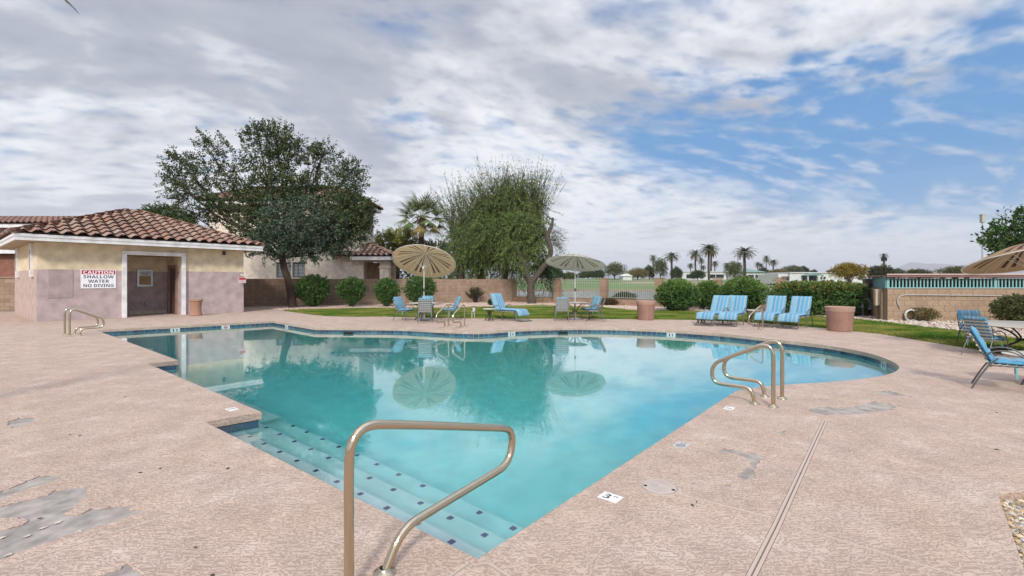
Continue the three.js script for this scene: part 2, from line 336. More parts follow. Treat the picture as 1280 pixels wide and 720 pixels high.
// beds of gravel between lawn and walls, and the small bed by the right edge of the picture
const bedBack = [...lawnFar.map((p) => p.clone()), V(24, 0, -8), V(24, 0, -17.5), V(13.9, 0, -17.9), V(15.4, 0, -20.2), V(14.2, 0, -22.6), V(10.9, 0, -25.2), V(5.6, 0, -29.4), V(0.2, 0, -33.6), V(-15.4, 0, -27.1), G(312, 383.8), G(322, 384.4), G(344, 386.9)];
const gravelBase = std({ color: rgb(0.42, 0.32, 0.27), map: rep(dirtMap, 1.3), roughness: 1 });
struct('gravel_bed', metric(sheet(bedBack, -0.008)), gravelBase);
struct('gravel_bed', metric(sheet(grow(bedNear, 0.05), -0.055)), std({ color: rgb(0.30, 0.22, 0.15), map: rep(dirtMap, 0.5), roughness: 1 }));
// lawn
const lawn = [...deckFar.slice(1), ...[...lawnFar].reverse()];
const grassN = seamless(512, 512, (x, y) => fbm(x / 70, y / 70, 4) + 0.4 * fbm(x / 5, y / 5, 2));
const grassMap = dataMap(512, 512, (x, y) => { const t = clamp(0.5 + 0.7 * grassN(x, y), 0, 1); return [lerp(0.09, 0.20, t), lerp(0.16, 0.21, t), lerp(0.022, 0.055, t)].map((c) => Math.pow(c, 1 / 2.2)); }, true);
struct('lawn', metric(sheet(lawn, 0.002)), std({ map: rep(grassMap, 3.1), roughness: 1 }));
{
  // each tuft: a few bent blades
  const pos = [], r = rngOf(71);
  for (let b = 0; b < 5; b++) { const a = r() * 6.28, w = 0.004 + 0.003 * r(), h = 0.035 + 0.03 * r(), ox = (r() - 0.5) * 0.05, oz = (r() - 0.5) * 0.05, lx = Math.cos(a) * h * 0.55, lz = Math.sin(a) * h * 0.55, sx = -Math.sin(a) * w, sz = Math.cos(a) * w; pos.push(ox - sx, 0, oz - sz, ox + sx, 0, oz + sz, ox + lx, h, oz + lz); }
  const g = new THREE.BufferGeometry(); g.setAttribute('position', new THREE.Float32BufferAttribute(pos, 3)); g.computeVertexNormals();
  const spots = [];
  for (let i = 0; i < 400000 && spots.length < 85000; i++) { const x = -16 + 38 * r(), z = -27 + 21 * r(); if (inside(lawn, x, z)) spots.push([x, z]); }
  const m = new THREE.InstancedMesh(g, new THREE.MeshPhysicalMaterial({ color: 0xffffff, roughness: 0.8, specularIntensity: 0.15 }), spots.length), M = new THREE.Matrix4(), q = new THREE.Quaternion(), c = new THREE.Color();
  spots.forEach(([x, z], i) => { const s = 0.7 + 0.6 * r(); M.compose(V(x, 0, z), q.setFromAxisAngle(V(0, 1, 0), r() * 6.28), V(s, s * (0.7 + 0.5 * r()), s)); m.setMatrixAt(i, M); const dry = clamp(0.38 + 1.25 * fbm(x * 0.45, z * 0.6, 3) + 0.25 * (r() - 0.5), 0, 1); c.setRGB(lerp(0.08, 0.29, dry), lerp(0.165, 0.265, dry), lerp(0.022, 0.075, dry)); m.setColorAt(i, c); });
  m.name = 'grass'; shade(m); scene.add(m);
  tag(m, 'short green lawn grass in a strip behind the deck', 'grass', undefined, 'stuff');
}
function pebbles(name, label, poly, n, r0, r1, cols, seed, y = 0, keep = () => true) {
  const r = rngOf(seed), g = new THREE.IcosahedronGeometry(1, 0), p = g.attributes.position;
  for (let i = 0; i < p.count; i++) { const f = 1 + 0.22 * n3(p.getX(i) * 1.7, p.getY(i) * 1.7, p.getZ(i) * 1.7); p.setXYZ(i, p.getX(i) * f, p.getY(i) * f, p.getZ(i) * f); }
  g.computeVertexNormals();
  const b = new THREE.Box3().setFromPoints(poly), spots = [];
  for (let i = 0; i < n * 12 && spots.length < n; i++) { const x = lerp(b.min.x, b.max.x, r()), z = lerp(b.min.z, b.max.z, r()); if (inside(poly, x, z) && keep(x, z)) spots.push([x, z]); }
  const m = new THREE.InstancedMesh(g, std({ color: 0xffffff, roughness: 0.95 }), spots.length), M = new THREE.Matrix4(), q = new THREE.Quaternion(), c = new THREE.Color(), e = new THREE.Euler();
  spots.forEach(([x, z], i) => { const s = lerp(r0, r1, r() * r()); M.compose(V(x, y + s * 0.2, z), q.setFromEuler(e.set(r() * 0.5, r() * 6.28, r() * 0.5)), V(s, s * 0.6, s * (0.7 + 0.5 * r()))); m.setMatrixAt(i, M); const k = cols[Math.floor(r() * cols.length)], t = 0.8 + 0.4 * r(); c.setRGB(k[0] * t, k[1] * t, k[2] * t); m.setColorAt(i, c); });
  m.name = numbered(name); shade(m); scene.add(m);
  return tag(m, label, 'gravel', undefined, 'stuff');
}
const pink = [[0.42, 0.30, 0.25], [0.50, 0.38, 0.31], [0.36, 0.26, 0.22], [0.46, 0.37, 0.31]];
pebbles('gravel', 'pinkish crushed gravel in the bed along the back wall and fence', bedBack, 26000, 0.02, 0.055, pink, 81, 0, (x, z) => x < 10);
pebbles('gravel', 'pale coarse gravel in the bed before the right block wall', bedBack, 9000, 0.03, 0.085, [[0.42, 0.34, 0.28], [0.47, 0.40, 0.34], [0.36, 0.28, 0.23], [0.50, 0.44, 0.385]], 82, 0, (x, z) => x >= 9.5);
pebbles('gravel', 'mixed brown and grey stones in the small bed at the deck corner', grow(bedNear, -0.015), 9000, 0.007, 0.022, [[0.42, 0.29, 0.15], [0.30, 0.22, 0.14], [0.55, 0.48, 0.38], [0.22, 0.19, 0.16], [0.5, 0.36, 0.2], [0.38, 0.36, 0.34]], 83, -0.05);

// ---------------------------------------------------------------- the pool
const plasterN = seamless(512, 512, (x, y) => fbm(x / 80, y / 80, 5));
const plasterMap = rep(dataMap(512, 512, (x, y) => 0.9 + 0.12 * plasterN(x, y)), 3.3);
const plaster = std({ color: rgb(0.82, 0.86, 0.85), map: plasterMap, roughness: 0.8 });
{
  const shell = thing('swimming_pool', 'large angular swimming pool with blue waterline tiles and entry steps', 'pool');
  const inner = grow(pool, 0.03);
  part('shell', [slab(grow(pool, 0.24), FLOOR - 0.1, -0.0856, [inner])], plaster, shell, 'pale plastered pool wall');
  part('pool_floor', metric(sheet(grow(pool, 0.1), FLOOR)), plaster, shell);
  // entry steps along the near left edge, three treads with dark blue tiles along each nosing
  const A = G(597, 697), B = G(257, 527);
  const from = A.clone().addScaledVector(eL, -0.3), to = B.clone().addScaledVector(eL, 0.45);
  [[0.38, -0.32], [0.70, -0.52], [1.02, -0.72]].forEach(([w, y]) => {
    const a = from.clone().addScaledVector(eR, -0.06), b = to.clone().addScaledVector(eR, -0.06), c = to.clone().addScaledVector(eR, w), d = from.clone().addScaledVector(eR, w);
    const step = part('step', slab([a, b, c, d], FLOOR - 0.05, y, [], 0.02), plaster, shell);
    const n = 12, blue = new THREE.MeshPhysicalMaterial({ color: rgb(0.012, 0.018, 0.14), roughness: 0.25 });
    for (let i = 0; i < n; i++) {
      const p = A.clone().addScaledVector(eL, 0.17 + i * 0.355).addScaledVector(eR, w - 0.08);
      part('tile', box(0.043, 0.012, 0.043, 0, 0, 0), blue, step).position.set(p.x, y + 0.002, p.z);
      shell.children.at(-1).children.at(-1).rotation.y = Math.atan2(eL.z, -eL.x) + Math.PI;
    }
  });
  // the bench seen through the water by the second notch of the left side
  const n0 = G(328, 514.9), sw = [n0.clone().addScaledVector(eL, 0.5), n0.clone().addScaledVector(eL, 4.6), n0.clone().addScaledVector(eL, 4.6).addScaledVector(eR, 0.5), n0.clone().addScaledVector(eL, 0.5).addScaledVector(eR, 0.5)];
  part('bench', slab(sw.map((p) => p.addScaledVector(eR, -0.05)), FLOOR - 0.05, -0.55, [], 0.02), plaster, shell);
  // waterline tiles, one by one, on the walls that face the camera
  const tiles = [[0.045, 0.10, 0.17], [0.05, 0.13, 0.20], [0.04, 0.075, 0.13], [0.07, 0.16, 0.22], [0.05, 0.11, 0.15], [0.075, 0.10, 0.15]];
  const tileN = seamless(128, 128, (x, y) => n2(x / 9, y / 9) + 0.6 * n2b(x / 4, y / 4));
  const tileMap = rep(dataMap(128, 128, (x, y) => { const v = 0.8 + 0.4 * tileN(x, y); return [v, v, v]; }), 0.3);
  const tm = tiles.map(([r, g, b]) => new THREE.MeshPhysicalMaterial({ color: rgb(r, g, b), map: tileMap, roughness: 0.22 })), tg = rbox(0.150, 0.150, 0.012, 0.004, 0, 0, 0, 1), r = rngOf(31);
  const sgn = Math.sign(area(inner)), runs = [];          // straight walls and the long curve, each tiled along its own length
  for (let i = 0; i < 7; i++) runs.push([inner[i], inner[i + 1]]);
  runs.push(inner.slice(7));
  for (const run of runs) {
    const cum = [0]; for (let i = 1; i < run.length; i++) cum.push(cum[i - 1] + run[i].distanceTo(run[i - 1]));
    const total = cum.at(-1), n = Math.max(1, Math.round(total / 0.154));
    for (let k = 0, i = 0; k < n; k++) {
      const s = (k + 0.5) * total / n; while (i + 2 < run.length && cum[i + 1] < s) i++;
      const a = run[i], b = run[i + 1], d = b.clone().sub(a).normalize(), nIn = V(d.z, 0, -d.x).multiplyScalar(-sgn), p = a.clone().addScaledVector(d, s - cum[i]);
      if (nIn.dot(V(-p.x, 0, -p.z).normalize()) < 0.03) continue;
      const t = part('tile', tg, tm[Math.floor(r() * tm.length)], shell);
      t.position.set(p.x + nIn.x * 0.006, -0.0865 - 0.077, p.z + nIn.z * 0.006);
      t.rotation.y = Math.atan2(nIn.x, nIn.z); t.scale.x = total / n / 0.1545;
    }
  }
  part('floor_drain', lathe([[0, 0.03], [0.13, 0.025], [0.15, 0.01], [0.15, 0]], 24).translate(-0.245, FLOOR, -9.0), std({ color: rgb(0.9, 0.92, 0.92) }), shell);
  // skimmer mouths
  for (const [u, v] of [[435, 411.2], [704, 410.8]]) { const p = G(u, v); const s = part('skimmer', [box(0.30, 0.14, 0.05, 0, 0, 0), box(0.24, 0.09, 0.012, 0, 0, 0.026)], blackHole, shell); s.position.set(p.x, -0.165, p.z - 0.035); }
  // white number plates on the waterline
  const plate = std({ color: rgb(0.55, 0.57, 0.58), roughness: 0.4 }), ink = std({ color: rgb(0.02, 0.02, 0.025), roughness: 0.5 });
  for (const [u, v, kind] of [[152, 415.5, 0], [227.6, 411.2, 1], [292.7, 406.9, 0], [347, 404.2, 1], [652, 413.5, 1], [833, 414.6, 1], [1094, 446.5, 1]]) {
    const p0 = G(u, v), near = inner.reduce((o, a, i) => { const b = inner[(i + 1) % inner.length], d = b.clone().sub(a), t = clamp(p0.clone().sub(a).dot(d) / d.lengthSq(), 0, 1), q = a.clone().addScaledVector(d, t), D = q.distanceTo(p0); return D < o.D ? { D, q, d: d.normalize() } : o; }, { D: 1e9 });
    const nIn = V(near.d.z, 0, -near.d.x).multiplyScalar(-sgn);
    const m = part('number_plate', box(0.26, 0.13, 0.01), plate, shell);
    m.position.copy(near.q).addScaledVector(nIn, 0.014).setY(-0.15); m.rotation.y = Math.atan2(nIn.x, nIn.z);
    const marks = kind ? [box(0.03, 0.09, 0.004, -0.05, 0, 0.007), box(0.05, 0.02, 0.004, 0.04, 0.02, 0.007), box(0.02, 0.06, 0.004, 0.05, 0.0, 0.007)] : [new THREE.TorusGeometry(0.045, 0.008, 6, 24).translate(0, 0, 0.006), box(0.085, 0.014, 0.005, 0, 0, 0.007)];
    part('mark', marks, kind ? ink : std({ color: rgb(0.35, 0.03, 0.04) }), m);
  }
}
// water: one body of clear, faintly green-blue water
{
  const rip = seamless(512, 512, (x, y) => fbm(x / 34, y / 34, 3) + 0.25 * fbm(x / 9, y / 9, 2));
  const ripMap = rep(dataMap(512, 512, (x, y) => 0.5 + 0.5 * rip(x, y)), 4.2);
  const w = new THREE.MeshPhysicalMaterial({ color: 0xffffff, roughness: 0.0, transmission: 1, thickness: 1, ior: 1.4, clearcoat: 1, clearcoatRoughness: 0, attenuationColor: rgb(0.50, 0.95, 0.955), attenuationDistance: 1.0, bumpMap: ripMap, bumpScale: 0.0016 });
  struct('pool_water', slab(grow(pool, 0.10), FLOOR - 0.06, WATER), w);
}
// markers and lids set into the deck
function markTex(draw, back = '#d9d8d4') { const c = document.createElement('canvas'); c.width = 256; c.height = 192; const x = c.getContext('2d'); x.fillStyle = back; x.fillRect(0, 0, 256, 192); draw(x); const t = new THREE.CanvasTexture(c); t.colorSpace = THREE.SRGBColorSpace; return t; }
const depthTex = markTex((x) => { x.fillStyle = '#14161c'; x.font = 'bold 170px sans-serif'; x.fillText('3', 40, 158); x.font = 'bold 56px sans-serif'; x.fillText('FT', 152, 78); });
const noDiveTex = markTex((x) => { x.fillStyle = '#1c2030'; x.lineWidth = 13; x.strokeStyle = '#2a3048'; x.beginPath(); x.arc(84, 96, 58, 0, 7); x.stroke(); x.beginPath(); x.moveTo(44, 56); x.lineTo(124, 136); x.stroke(); x.beginPath(); x.arc(96, 74, 12, 0, 7); x.fill(); x.lineWidth = 14; x.beginPath(); x.moveTo(92, 88); x.lineTo(66, 122); x.stroke(); x.font = 'bold 40px sans-serif'; x.fillText('NO', 156, 90); x.font = 'bold 29px sans-serif'; x.fillText('DIVING', 148, 132); }, '#b4b2ae');
function deckMarker(u, v, w, h, turnDir, tex, label) {
  const t = thing('deck_marker', label, 'marker', G(u, v));
  const g = box(w, 0.005, h, 0, 0.0025, 0), p = g.attributes.position, uv = g.attributes.uv;
  for (let i = 0; i < p.count; i++) uv.setXY(i, p.getX(i) / w + 0.5, 0.5 - p.getZ(i) / h);
  part('plate', g, std({ map: tex, roughness: 0.55 }), t);
  t.rotation.y = Math.atan2(-turnDir.z, turnDir.x);
}
deckMarker(763, 622, 0.145, 0.11, eL.clone().multiplyScalar(-1), depthTex, 'white depth marker reading 3 FT set in the deck by the right pool edge');
deckMarker(852, 556.5, 0.165, 0.115, eR, noDiveTex, 'white no diving marker in the deck beside the L-shaped bare patch');
deckMarker(911.5, 510.5, 0.14, 0.10, eR, depthTex, 'white marker in the deck beside the bronze rail pair');
deckMarker(290, 511.8, 0.15, 0.10, eL.clone().multiplyScalar(-1), depthTex, 'white marker on the coping corner at the entry steps');
{
  const lid = thing('skimmer_lid', 'round cream skimmer lid with finger holes set in the deck', 'lid', G(824, 609));
  part('cover', lathe([[0, 0.004], [0.118, 0.004], [0.12, 0.002], [0.12, -0.01]], 40), std({ color: rgb(0.52, 0.44, 0.39), map: mottMap, bumpMap: stuccoBump, bumpScale: 0.006 }), lid);
  part('rim', lathe([[0.124, -0.01], [0.124, 0.004], [0.134, 0.005], [0.136, 0]], 40), std({ color: rgb(0.42, 0.35, 0.31) }), lid);
  for (const [a, b] of [[-0.095, -0.02], [0.085, 0.055]]) part('finger_hole', new THREE.CylinderGeometry(0.013, 0.013, 0.004, 14).translate(a, 0.004, b), blackHole, lid);
}
{ // small dark leaf scraps and flakes lying on the deck
  const r = rngOf(19), dark = std({ color: rgb(0.05, 0.035, 0.03) });
  const spots = [z1(330, 12), z1(375, 18), z1(1072, 172), z1(660, 192), z1(755, 172), z1(920, 545), z1(1000, 676), z1(188, 408), z0(140, 245), z0(590, 437), z0(888, 400), z4(562, 607), z4(548, 618), z4(908, 512), G(1246, 516), G(1246, 562)];
  part('litter', spots.map((p) => { const g = new THREE.IcosahedronGeometry(1, 0); const s = 0.006 + 0.008 * r(); g.scale(s * 1.5, 0.003, s).rotateY(r() * 6); metric(g); return g.translate(p.x, 0.003, p.z); }), dark, scene);
  tag(scene.children.at(-1), 'dark scraps of leaf scattered over the deck', 'litter', undefined, 'stuff');
  part('flakes', [[205, 448], [128, 487], [10, 495], [40, 575], [368, 466], [275, 422]].map(([x, y]) => { const p = z1(x, y), g = new THREE.CircleGeometry(1, 7).rotateX(-Math.PI / 2), a = g.attributes.position; for (let i = 1; i < a.count; i++) a.setXYZ(i, a.getX(i) * (0.6 + 0.6 * r()), 0.2 * r(), a.getZ(i) * (0.6 + 0.6 * r())); g.computeVertexNormals(); g.scale(0.016 + 0.01 * r(), 0.008, 0.011 + 0.006 * r()).rotateY(r() * 3); metric(g); return g.translate(p.x, -0.003, p.z); }), std({ color: rgb(0.55, 0.47, 0.4) }), scene);
  tag(scene.children.at(-1), 'cream flakes of coating lying on the bare concrete patch', 'flakes', undefined, 'stuff');
}

// ---------------------------------------------------------------- block walls
// a wall of blocks with recessed joints from a to b; single: each block its own mesh
function blockWall(o, a, b, h, bw, bh, th, cols, seed, { single = false, cap = 0, stack = false, y0 = -0.05 } = {}) {
  const L = Math.hypot(b.x - a.x, b.z - a.z), g = new THREE.Group(), r = rngOf(seed);
  g.name = numbered('wall_run');
  const ang = Math.atan2(-(b.z - a.z), b.x - a.x), rows = Math.round((h - y0 - cap) / bh), J = 0.010;
  const place = (m) => { m.position.set(a.x, 0, a.z); m.rotation.y = ang; return m; };
  place(part('mortar', box(L, h - y0 - cap - 0.004, th - 0.016, L / 2, (h + y0 - cap) / 2, 0), cols.mortar, o));
  const mats = cols.block, list = [], shared = new Map();
  for (let k = 0; k < rows; k++) {
    let x = stack || k % 2 === 0 ? 0 : -bw / 2;
    for (; x < L - 0.01; x += bw) {
      const x0 = Math.max(0, x) + J / 2, x1 = Math.min(L, x + bw) - J / 2, w = x1 - x0;
      if (w < 0.03) continue;
      const key = w.toFixed(3), y = y0 + (k + 0.5) * bh;
      if (single) {
        if (!shared.has(key)) shared.set(key, rbox(w, bh - J, th, 0.006, 0, 0, 0, 1));
        const m = part('block', shared.get(key), mats[Math.floor(r() * mats.length)], o);
        m.position.set(a.x + Math.cos(ang) * (x0 + x1) / 2, y, a.z - Math.sin(ang) * (x0 + x1) / 2); m.rotation.y = ang;
      } else { const t = 0.86 + 0.28 * r(), gg = box(w, bh - J, th, (x0 + x1) / 2, y, 0); list.push(tint(gg, t, t * (0.98 + 0.03 * r()), t)); }
    }
  }
  if (list.length) place(part('blocks', list, mats[0], o, undefined, 'stuff'));
  if (cap) place(part('cap', [...Array(Math.ceil(L / 0.4)).keys()].map((i) => { const w = Math.min(0.4, L - i * 0.4) - 0.008, t = 0.9 + 0.2 * r(); return tint(box(w, cap - 0.006, th + 0.02, i * 0.4 + w / 2, h - cap / 2, 0), t, t, t); }), mats[0], o));
}
const brownWall = { mortar: gritty(0.20, 0.14, 0.10), block: [gritty(0.38, 0.27, 0.195, { vertexColors: true })] };
const tanWall = { mortar: gritty(0.27, 0.19, 0.13), block: [[0.40, 0.285, 0.195], [0.375, 0.265, 0.18], [0.43, 0.31, 0.215], [0.39, 0.285, 0.20]].map((c) => gritty(...c)) };
const pierCols = { mortar: gritty(0.21, 0.145, 0.10), block: [gritty(0.37, 0.245, 0.17, { vertexColors: true })] };

const W0 = V(-16.2, 0, -26.9), W1 = V(-0.05, 0, -33.7);
{
  const o = thing('block_wall', 'long brown block wall behind the clipped bushes and the big dark tree', 'wall');
  blockWall(o, W0, W1, 1.62, 0.205, 0.205, 0.2, brownWall, 3, { cap: 0.07, stack: true });
}
{
  const o = thing('block_wall', 'brown block wall behind the left end of the pool house', 'wall');
  blockWall(o, V(-36, 0, -21.4), V(-22.9, 0, -26.2), 1.72, 0.41, 0.205, 0.2, brownWall, 4, { cap: 0.07 });
}
// fence with block piers on a low block wall, pickets between
{
  const line = (u) => { const k = (u - CX) / F, d = 34 / (1 + 0.8 * k); return V(k * d, 0, -d); };
  const us = [641, 697, 755.3, 824.5, 897, 976], piers = us.map(line);
  const labels = ['brown block pier where the long wall meets the picket fence', 'brown block pier behind the tilted grey umbrella, left of its pole', 'brown block pier right of the grey umbrella pole', 'brown block pier between the tall planter and the round bushes', 'brown block pier showing above the round bushes', 'brown block pier behind the long clipped hedge'];
  piers.forEach((p, i) => {
    const o = thing('fence_pier', labels[i], 'pier', p, -0.68, 'fence piers'), r = rngOf(60 + i), bl = [];
    part('mortar', box(0.38, 1.62, 0.38, 0, 0.76, 0), pierCols.mortar, o);
    for (let k = 0; k < 8; k++) { const t = 0.88 + 0.24 * r(); bl.push(tint(rbox(0.40, 0.195, 0.40, 0.008, 0, -0.05 + 0.205 * (k + 0.5), 0, 1), t, t, t)); }
    part('blocks', bl, pierCols.block[0], o, undefined, 'stuff');
    part('cap', rbox(0.46, 0.06, 0.46, 0.012, 0, 1.64, 0, 1), gritty(0.33, 0.22, 0.15), o);
  });
  const fenceM = std({ color: rgb(0.33, 0.33, 0.29), roughness: 0.55, metalness: 0.1 }), pick = box(0.022, 1.14, 0.022, 0, 0.99, 0);
  const pl = ['picket fence panel behind the forked tree trunk', 'picket fence panel behind the grey umbrella', 'picket fence panel between the umbrella and the planter', 'picket fence panel behind the leftmost round bush', 'picket fence panel between the round bushes and the hedge'];
  for (let i = 0; i + 1 < piers.length; i++) {
    const a = piers[i], b = piers[i + 1], L = a.distanceTo(b), ang = Math.atan2(-(b.z - a.z), b.x - a.x), d = b.clone().sub(a).normalize();
    const o = thing('picket_fence', pl[i], 'fence', a.clone(), ang, 'picket fence panels');
    const low = thing('low_wall', 'low brown block wall under the ' + pl[i], 'wall', V(0, 0, 0), 0, 'low walls under the picket fence');
    blockWall(low, a.clone().addScaledVector(d, 0.21), b.clone().addScaledVector(d, -0.21), 0.40, 0.41, 0.205, 0.2, pierCols, 90 + i, {});
    part('rail', [box(L - 0.42, 0.035, 0.03, L / 2, 1.53, 0), box(L - 0.42, 0.035, 0.03, L / 2, 0.47, 0), box(L - 0.42, 0.03, 0.03, L / 2, 1.36, 0)], fenceM, o);
    const n = Math.floor((L - 0.46) / 0.135);
    for (let k = 0; k < n; k++) part('picket', pick, fenceM, o).position.set(0.3 + (k + 0.5) * (L - 0.6) / n, 0, 0.002);
  }
  // tan block wall from the hedge to the equipment yard
  const o = thing('block_wall', 'plain tan block wall between the long hedge and the teal-railed yard', 'wall');
  blockWall(o, piers[5].clone().add(V(0.4, 0, 0.34)), V(15.30, 0, -20.3), 1.40, 0.41, 0.205, 0.2, tanWall, 7, { single: true });
}
// the equipment yard on the right: tan block walls, teal pickets, low roof
const Y0 = V(14.0, 0, -17.75), Y1 = V(26, 0, -17.35), Y2 = V(15.42, 0, -20.2);
{
  const o = thing('equipment_yard', 'low tan block enclosure with teal pickets under a flat brown roof', 'enclosure');
  blockWall(o, Y0, Y1, 1.22, 0.41, 0.205, 0.2, tanWall, 8, { single: true });
  blockWall(o, Y2, Y0.clone().add(V(0.05, 0, -0.12)), 1.22, 0.41, 0.205, 0.2, { mortar: tanWall.mortar, block: tanWall.block }, 9, { single: true });
  const teal = std({ color: rgb(0.10, 0.27, 0.28), map: mottMap, roughness: 0.6 }), tealLight = std({ color: rgb(0.22, 0.42, 0.41), roughness: 0.6 });
  const L = Y0.distanceTo(Y1), ang = Math.atan2(-(Y1.z - Y0.z), Y1.x - Y0.x), set = (m, x = 0) => { m.position.set(Y0.x + Math.cos(ang) * x, 0, Y0.z - Math.sin(ang) * x); m.rotation.y = ang; return m; };
  const pk = box(0.045, 0.36, 0.03, 0, 1.40, 0.03), post = box(0.10, 0.40, 0.08, 0, 1.41, 0.01);
  for (let x = 0.22; x < L; x += 0.128) set(part('picket', pk, tealLight, o), x);
  for (const x of [0.06, 3.95, 7.9, 11.8]) set(part('post', post, tealLight, o), x);
  set(part('sill', box(L, 0.035, 0.12, L / 2, 1.238, 0.01), tealLight, o));
  const sideL = Y0.distanceTo(Y2), sa = Math.atan2(-(Y0.z - Y2.z), Y0.x - Y2.x);
  const sp = part('side_panel', box(sideL + 0.1, 0.44, 0.04, sideL / 2, 1.445, 0), teal, o); sp.position.copy(Y2); sp.rotation.y = sa;
  const roofPts = [Y0.clone().add(V(-0.12, 0, 0.22)), Y1.clone().add(V(0, 0, 0.22)), V(26.3, 0, -20.4), Y2.clone().add(V(-0.12, 0, -0.2))];
  part('roof', slab(roofPts, 1.635, 1.72, [], 0.005), std({ color: rgb(0.24, 0.13, 0.11), map: mottMap, roughness: 0.8 }), o);
  part('roof_edge', slab([roofPts[0].clone().add(V(-.02, 0, .03)), roofPts[1].clone().add(V(0, 0, .03)), roofPts[1].clone().add(V(0, 0, -.05)), roofPts[0].clone().add(V(0.1, 0, -0.05))], 1.722, 1.76), std({ color: rgb(0.55, 0.44, 0.42), roughness: 0.7 }), o);
  const white = std({ color: rgb(0.5, 0.5, 0.5) });
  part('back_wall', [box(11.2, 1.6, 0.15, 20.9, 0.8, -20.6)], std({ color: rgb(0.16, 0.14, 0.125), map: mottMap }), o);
  const inR = rngOf(77);
  part('stored_equipment', [0, 1, 2, 3, 4, 5, 6].map((i) => rbox(0.6 + 0.5 * inR(), 1.35 + 0.2 * inR(), 0.5, 0.04, 15.8 + i * 1.5 + 0.4 * inR(), 0.7, -19.4)), std({ color: rgb(0.25, 0.26, 0.27), roughness: 0.6 }), o);
}
{ // things on the yard wall: irrigation pipe, electrical box, gas meter, white ring
  const N = V(-(Y1.z - Y0.z), 0, Y1.x - Y0.x).normalize(), W = (u, v, out = 0.13) => onPlane(u, v, Y0.clone().addScaledVector(N, out), N);
  const z = (x, y, o) => W(1060 + x / 9.114, 330 + y / 9.114, o);
  const pvc = std({ color: rgb(0.38, 0.36, 0.34), roughness: 0.5 });
  const p = thing('irrigation_pipe', 'long white pipe along the tan yard wall, bending down at its left end', 'pipe');
  part('pipe', tube([z(594, 500), z(570, 455), z(562, 420), z(575, 385), z(605, 362), z(650, 354), z(760, 353), z(1000, 354), z(1280, 357), W(1240, 369.5), W(1290, 370.5)], 0.024, 80, 8, 'c'), pvc, p);
  for (const x of [885, 1180]) { const q = z(x, 356, 0.115); part('clip', box(0.03, 0.09, 0.05, q.x, q.y, q.z), std({ color: rgb(0.3, 0.3, 0.3), metalness: 0.6, roughness: 0.5 }), p); }
  const ring = thing('white_ring', 'round white ring standing against the yard wall behind a low shrub', 'ring'), rc = z(714, 585, 0.2);
  ring.position.copy(rc);
  part('hoop', new THREE.TorusGeometry(0.20, 0.038, 10, 36), std({ color: rgb(0.50, 0.49, 0.47), roughness: 0.5 }), ring);
  // electrical cabinet on the side wall near the corner
  const cab = thing('electrical_cabinet', 'tall narrow beige electrical cabinet at the corner of the yard wall', 'cabinet', V(14.28, 0, -18.15), 1.08);
  const beige = std({ color: rgb(0.50, 0.41, 0.30), roughness: 0.6 });
  part('housing', rbox(0.34, 0.62, 0.16, 0.015, 0, 0.86, -0.23), beige, cab);
  part('door', rbox(0.24, 0.54, 0.02, 0.008, 0.0, 0.86, -0.32), std({ color: rgb(0.40, 0.31, 0.22), roughness: 0.6 }), cab);
  part('conduit', [bar(V(0.06, 0, -0.2), V(0.06, 0.56, -0.2), 0.03), bar(V(-0.07, 0, -0.2), V(-0.07, 0.56, -0.2), 0.018)], std({ color: rgb(0.2, 0.13, 0.09) }), cab);
  const gm = thing('gas_meter', 'grey gas meter with pipes in front of the tan wall beside the yard', 'meter', G(1089, 395.5)), grey = std({ color: rgb(0.42, 0.44, 0.45), roughness: 0.5, metalness: 0.2 });
  part('housing', [rbox(0.30, 0.30, 0.2, 0.06, 0, 0.43, 0), rbox(0.2, 0.08, 0.16, 0.03, 0, 0.62, 0)], grey, gm);
  part('dial', new THREE.CylinderGeometry(0.07, 0.07, 0.03, 20).rotateX(Math.PI / 2).translate(0, 0.5, 0.11), std({ color: rgb(0.1, 0.11, 0.12), roughness: 0.3 }), gm);
  part('pipe', [tube([V(-0.36, 0, 0), V(-0.36, 0.3, 0), V(-0.36, 0.66, 0), V(-0.33, 0.72, 0), V(-0.2, 0.72, 0), V(-0.1, 0.72, 0), V(-0.08, 0.62, 0)], 0.024, 40, 8, 'c'), tube([V(0.3, 0, 0), V(0.3, 0.3, 0), V(0.3, 0.64, 0), V(0.26, 0.7, 0), V(0.12, 0.7, 0), V(0.08, 0.62, 0)], 0.024, 40, 8, 'c'), bar(V(-0.48, 0.42, 0), V(-0.3, 0.42, 0), 0.05, 0.05)], grey, gm);
  part('regulator', lathe([[0, -0.05], [0.09, -0.04], [0.1, 0], [0.05, 0.03], [0, 0.06]], 20).rotateX(Math.PI / 2).translate(-0.4, 0.42, 0.03), grey, gm);
}

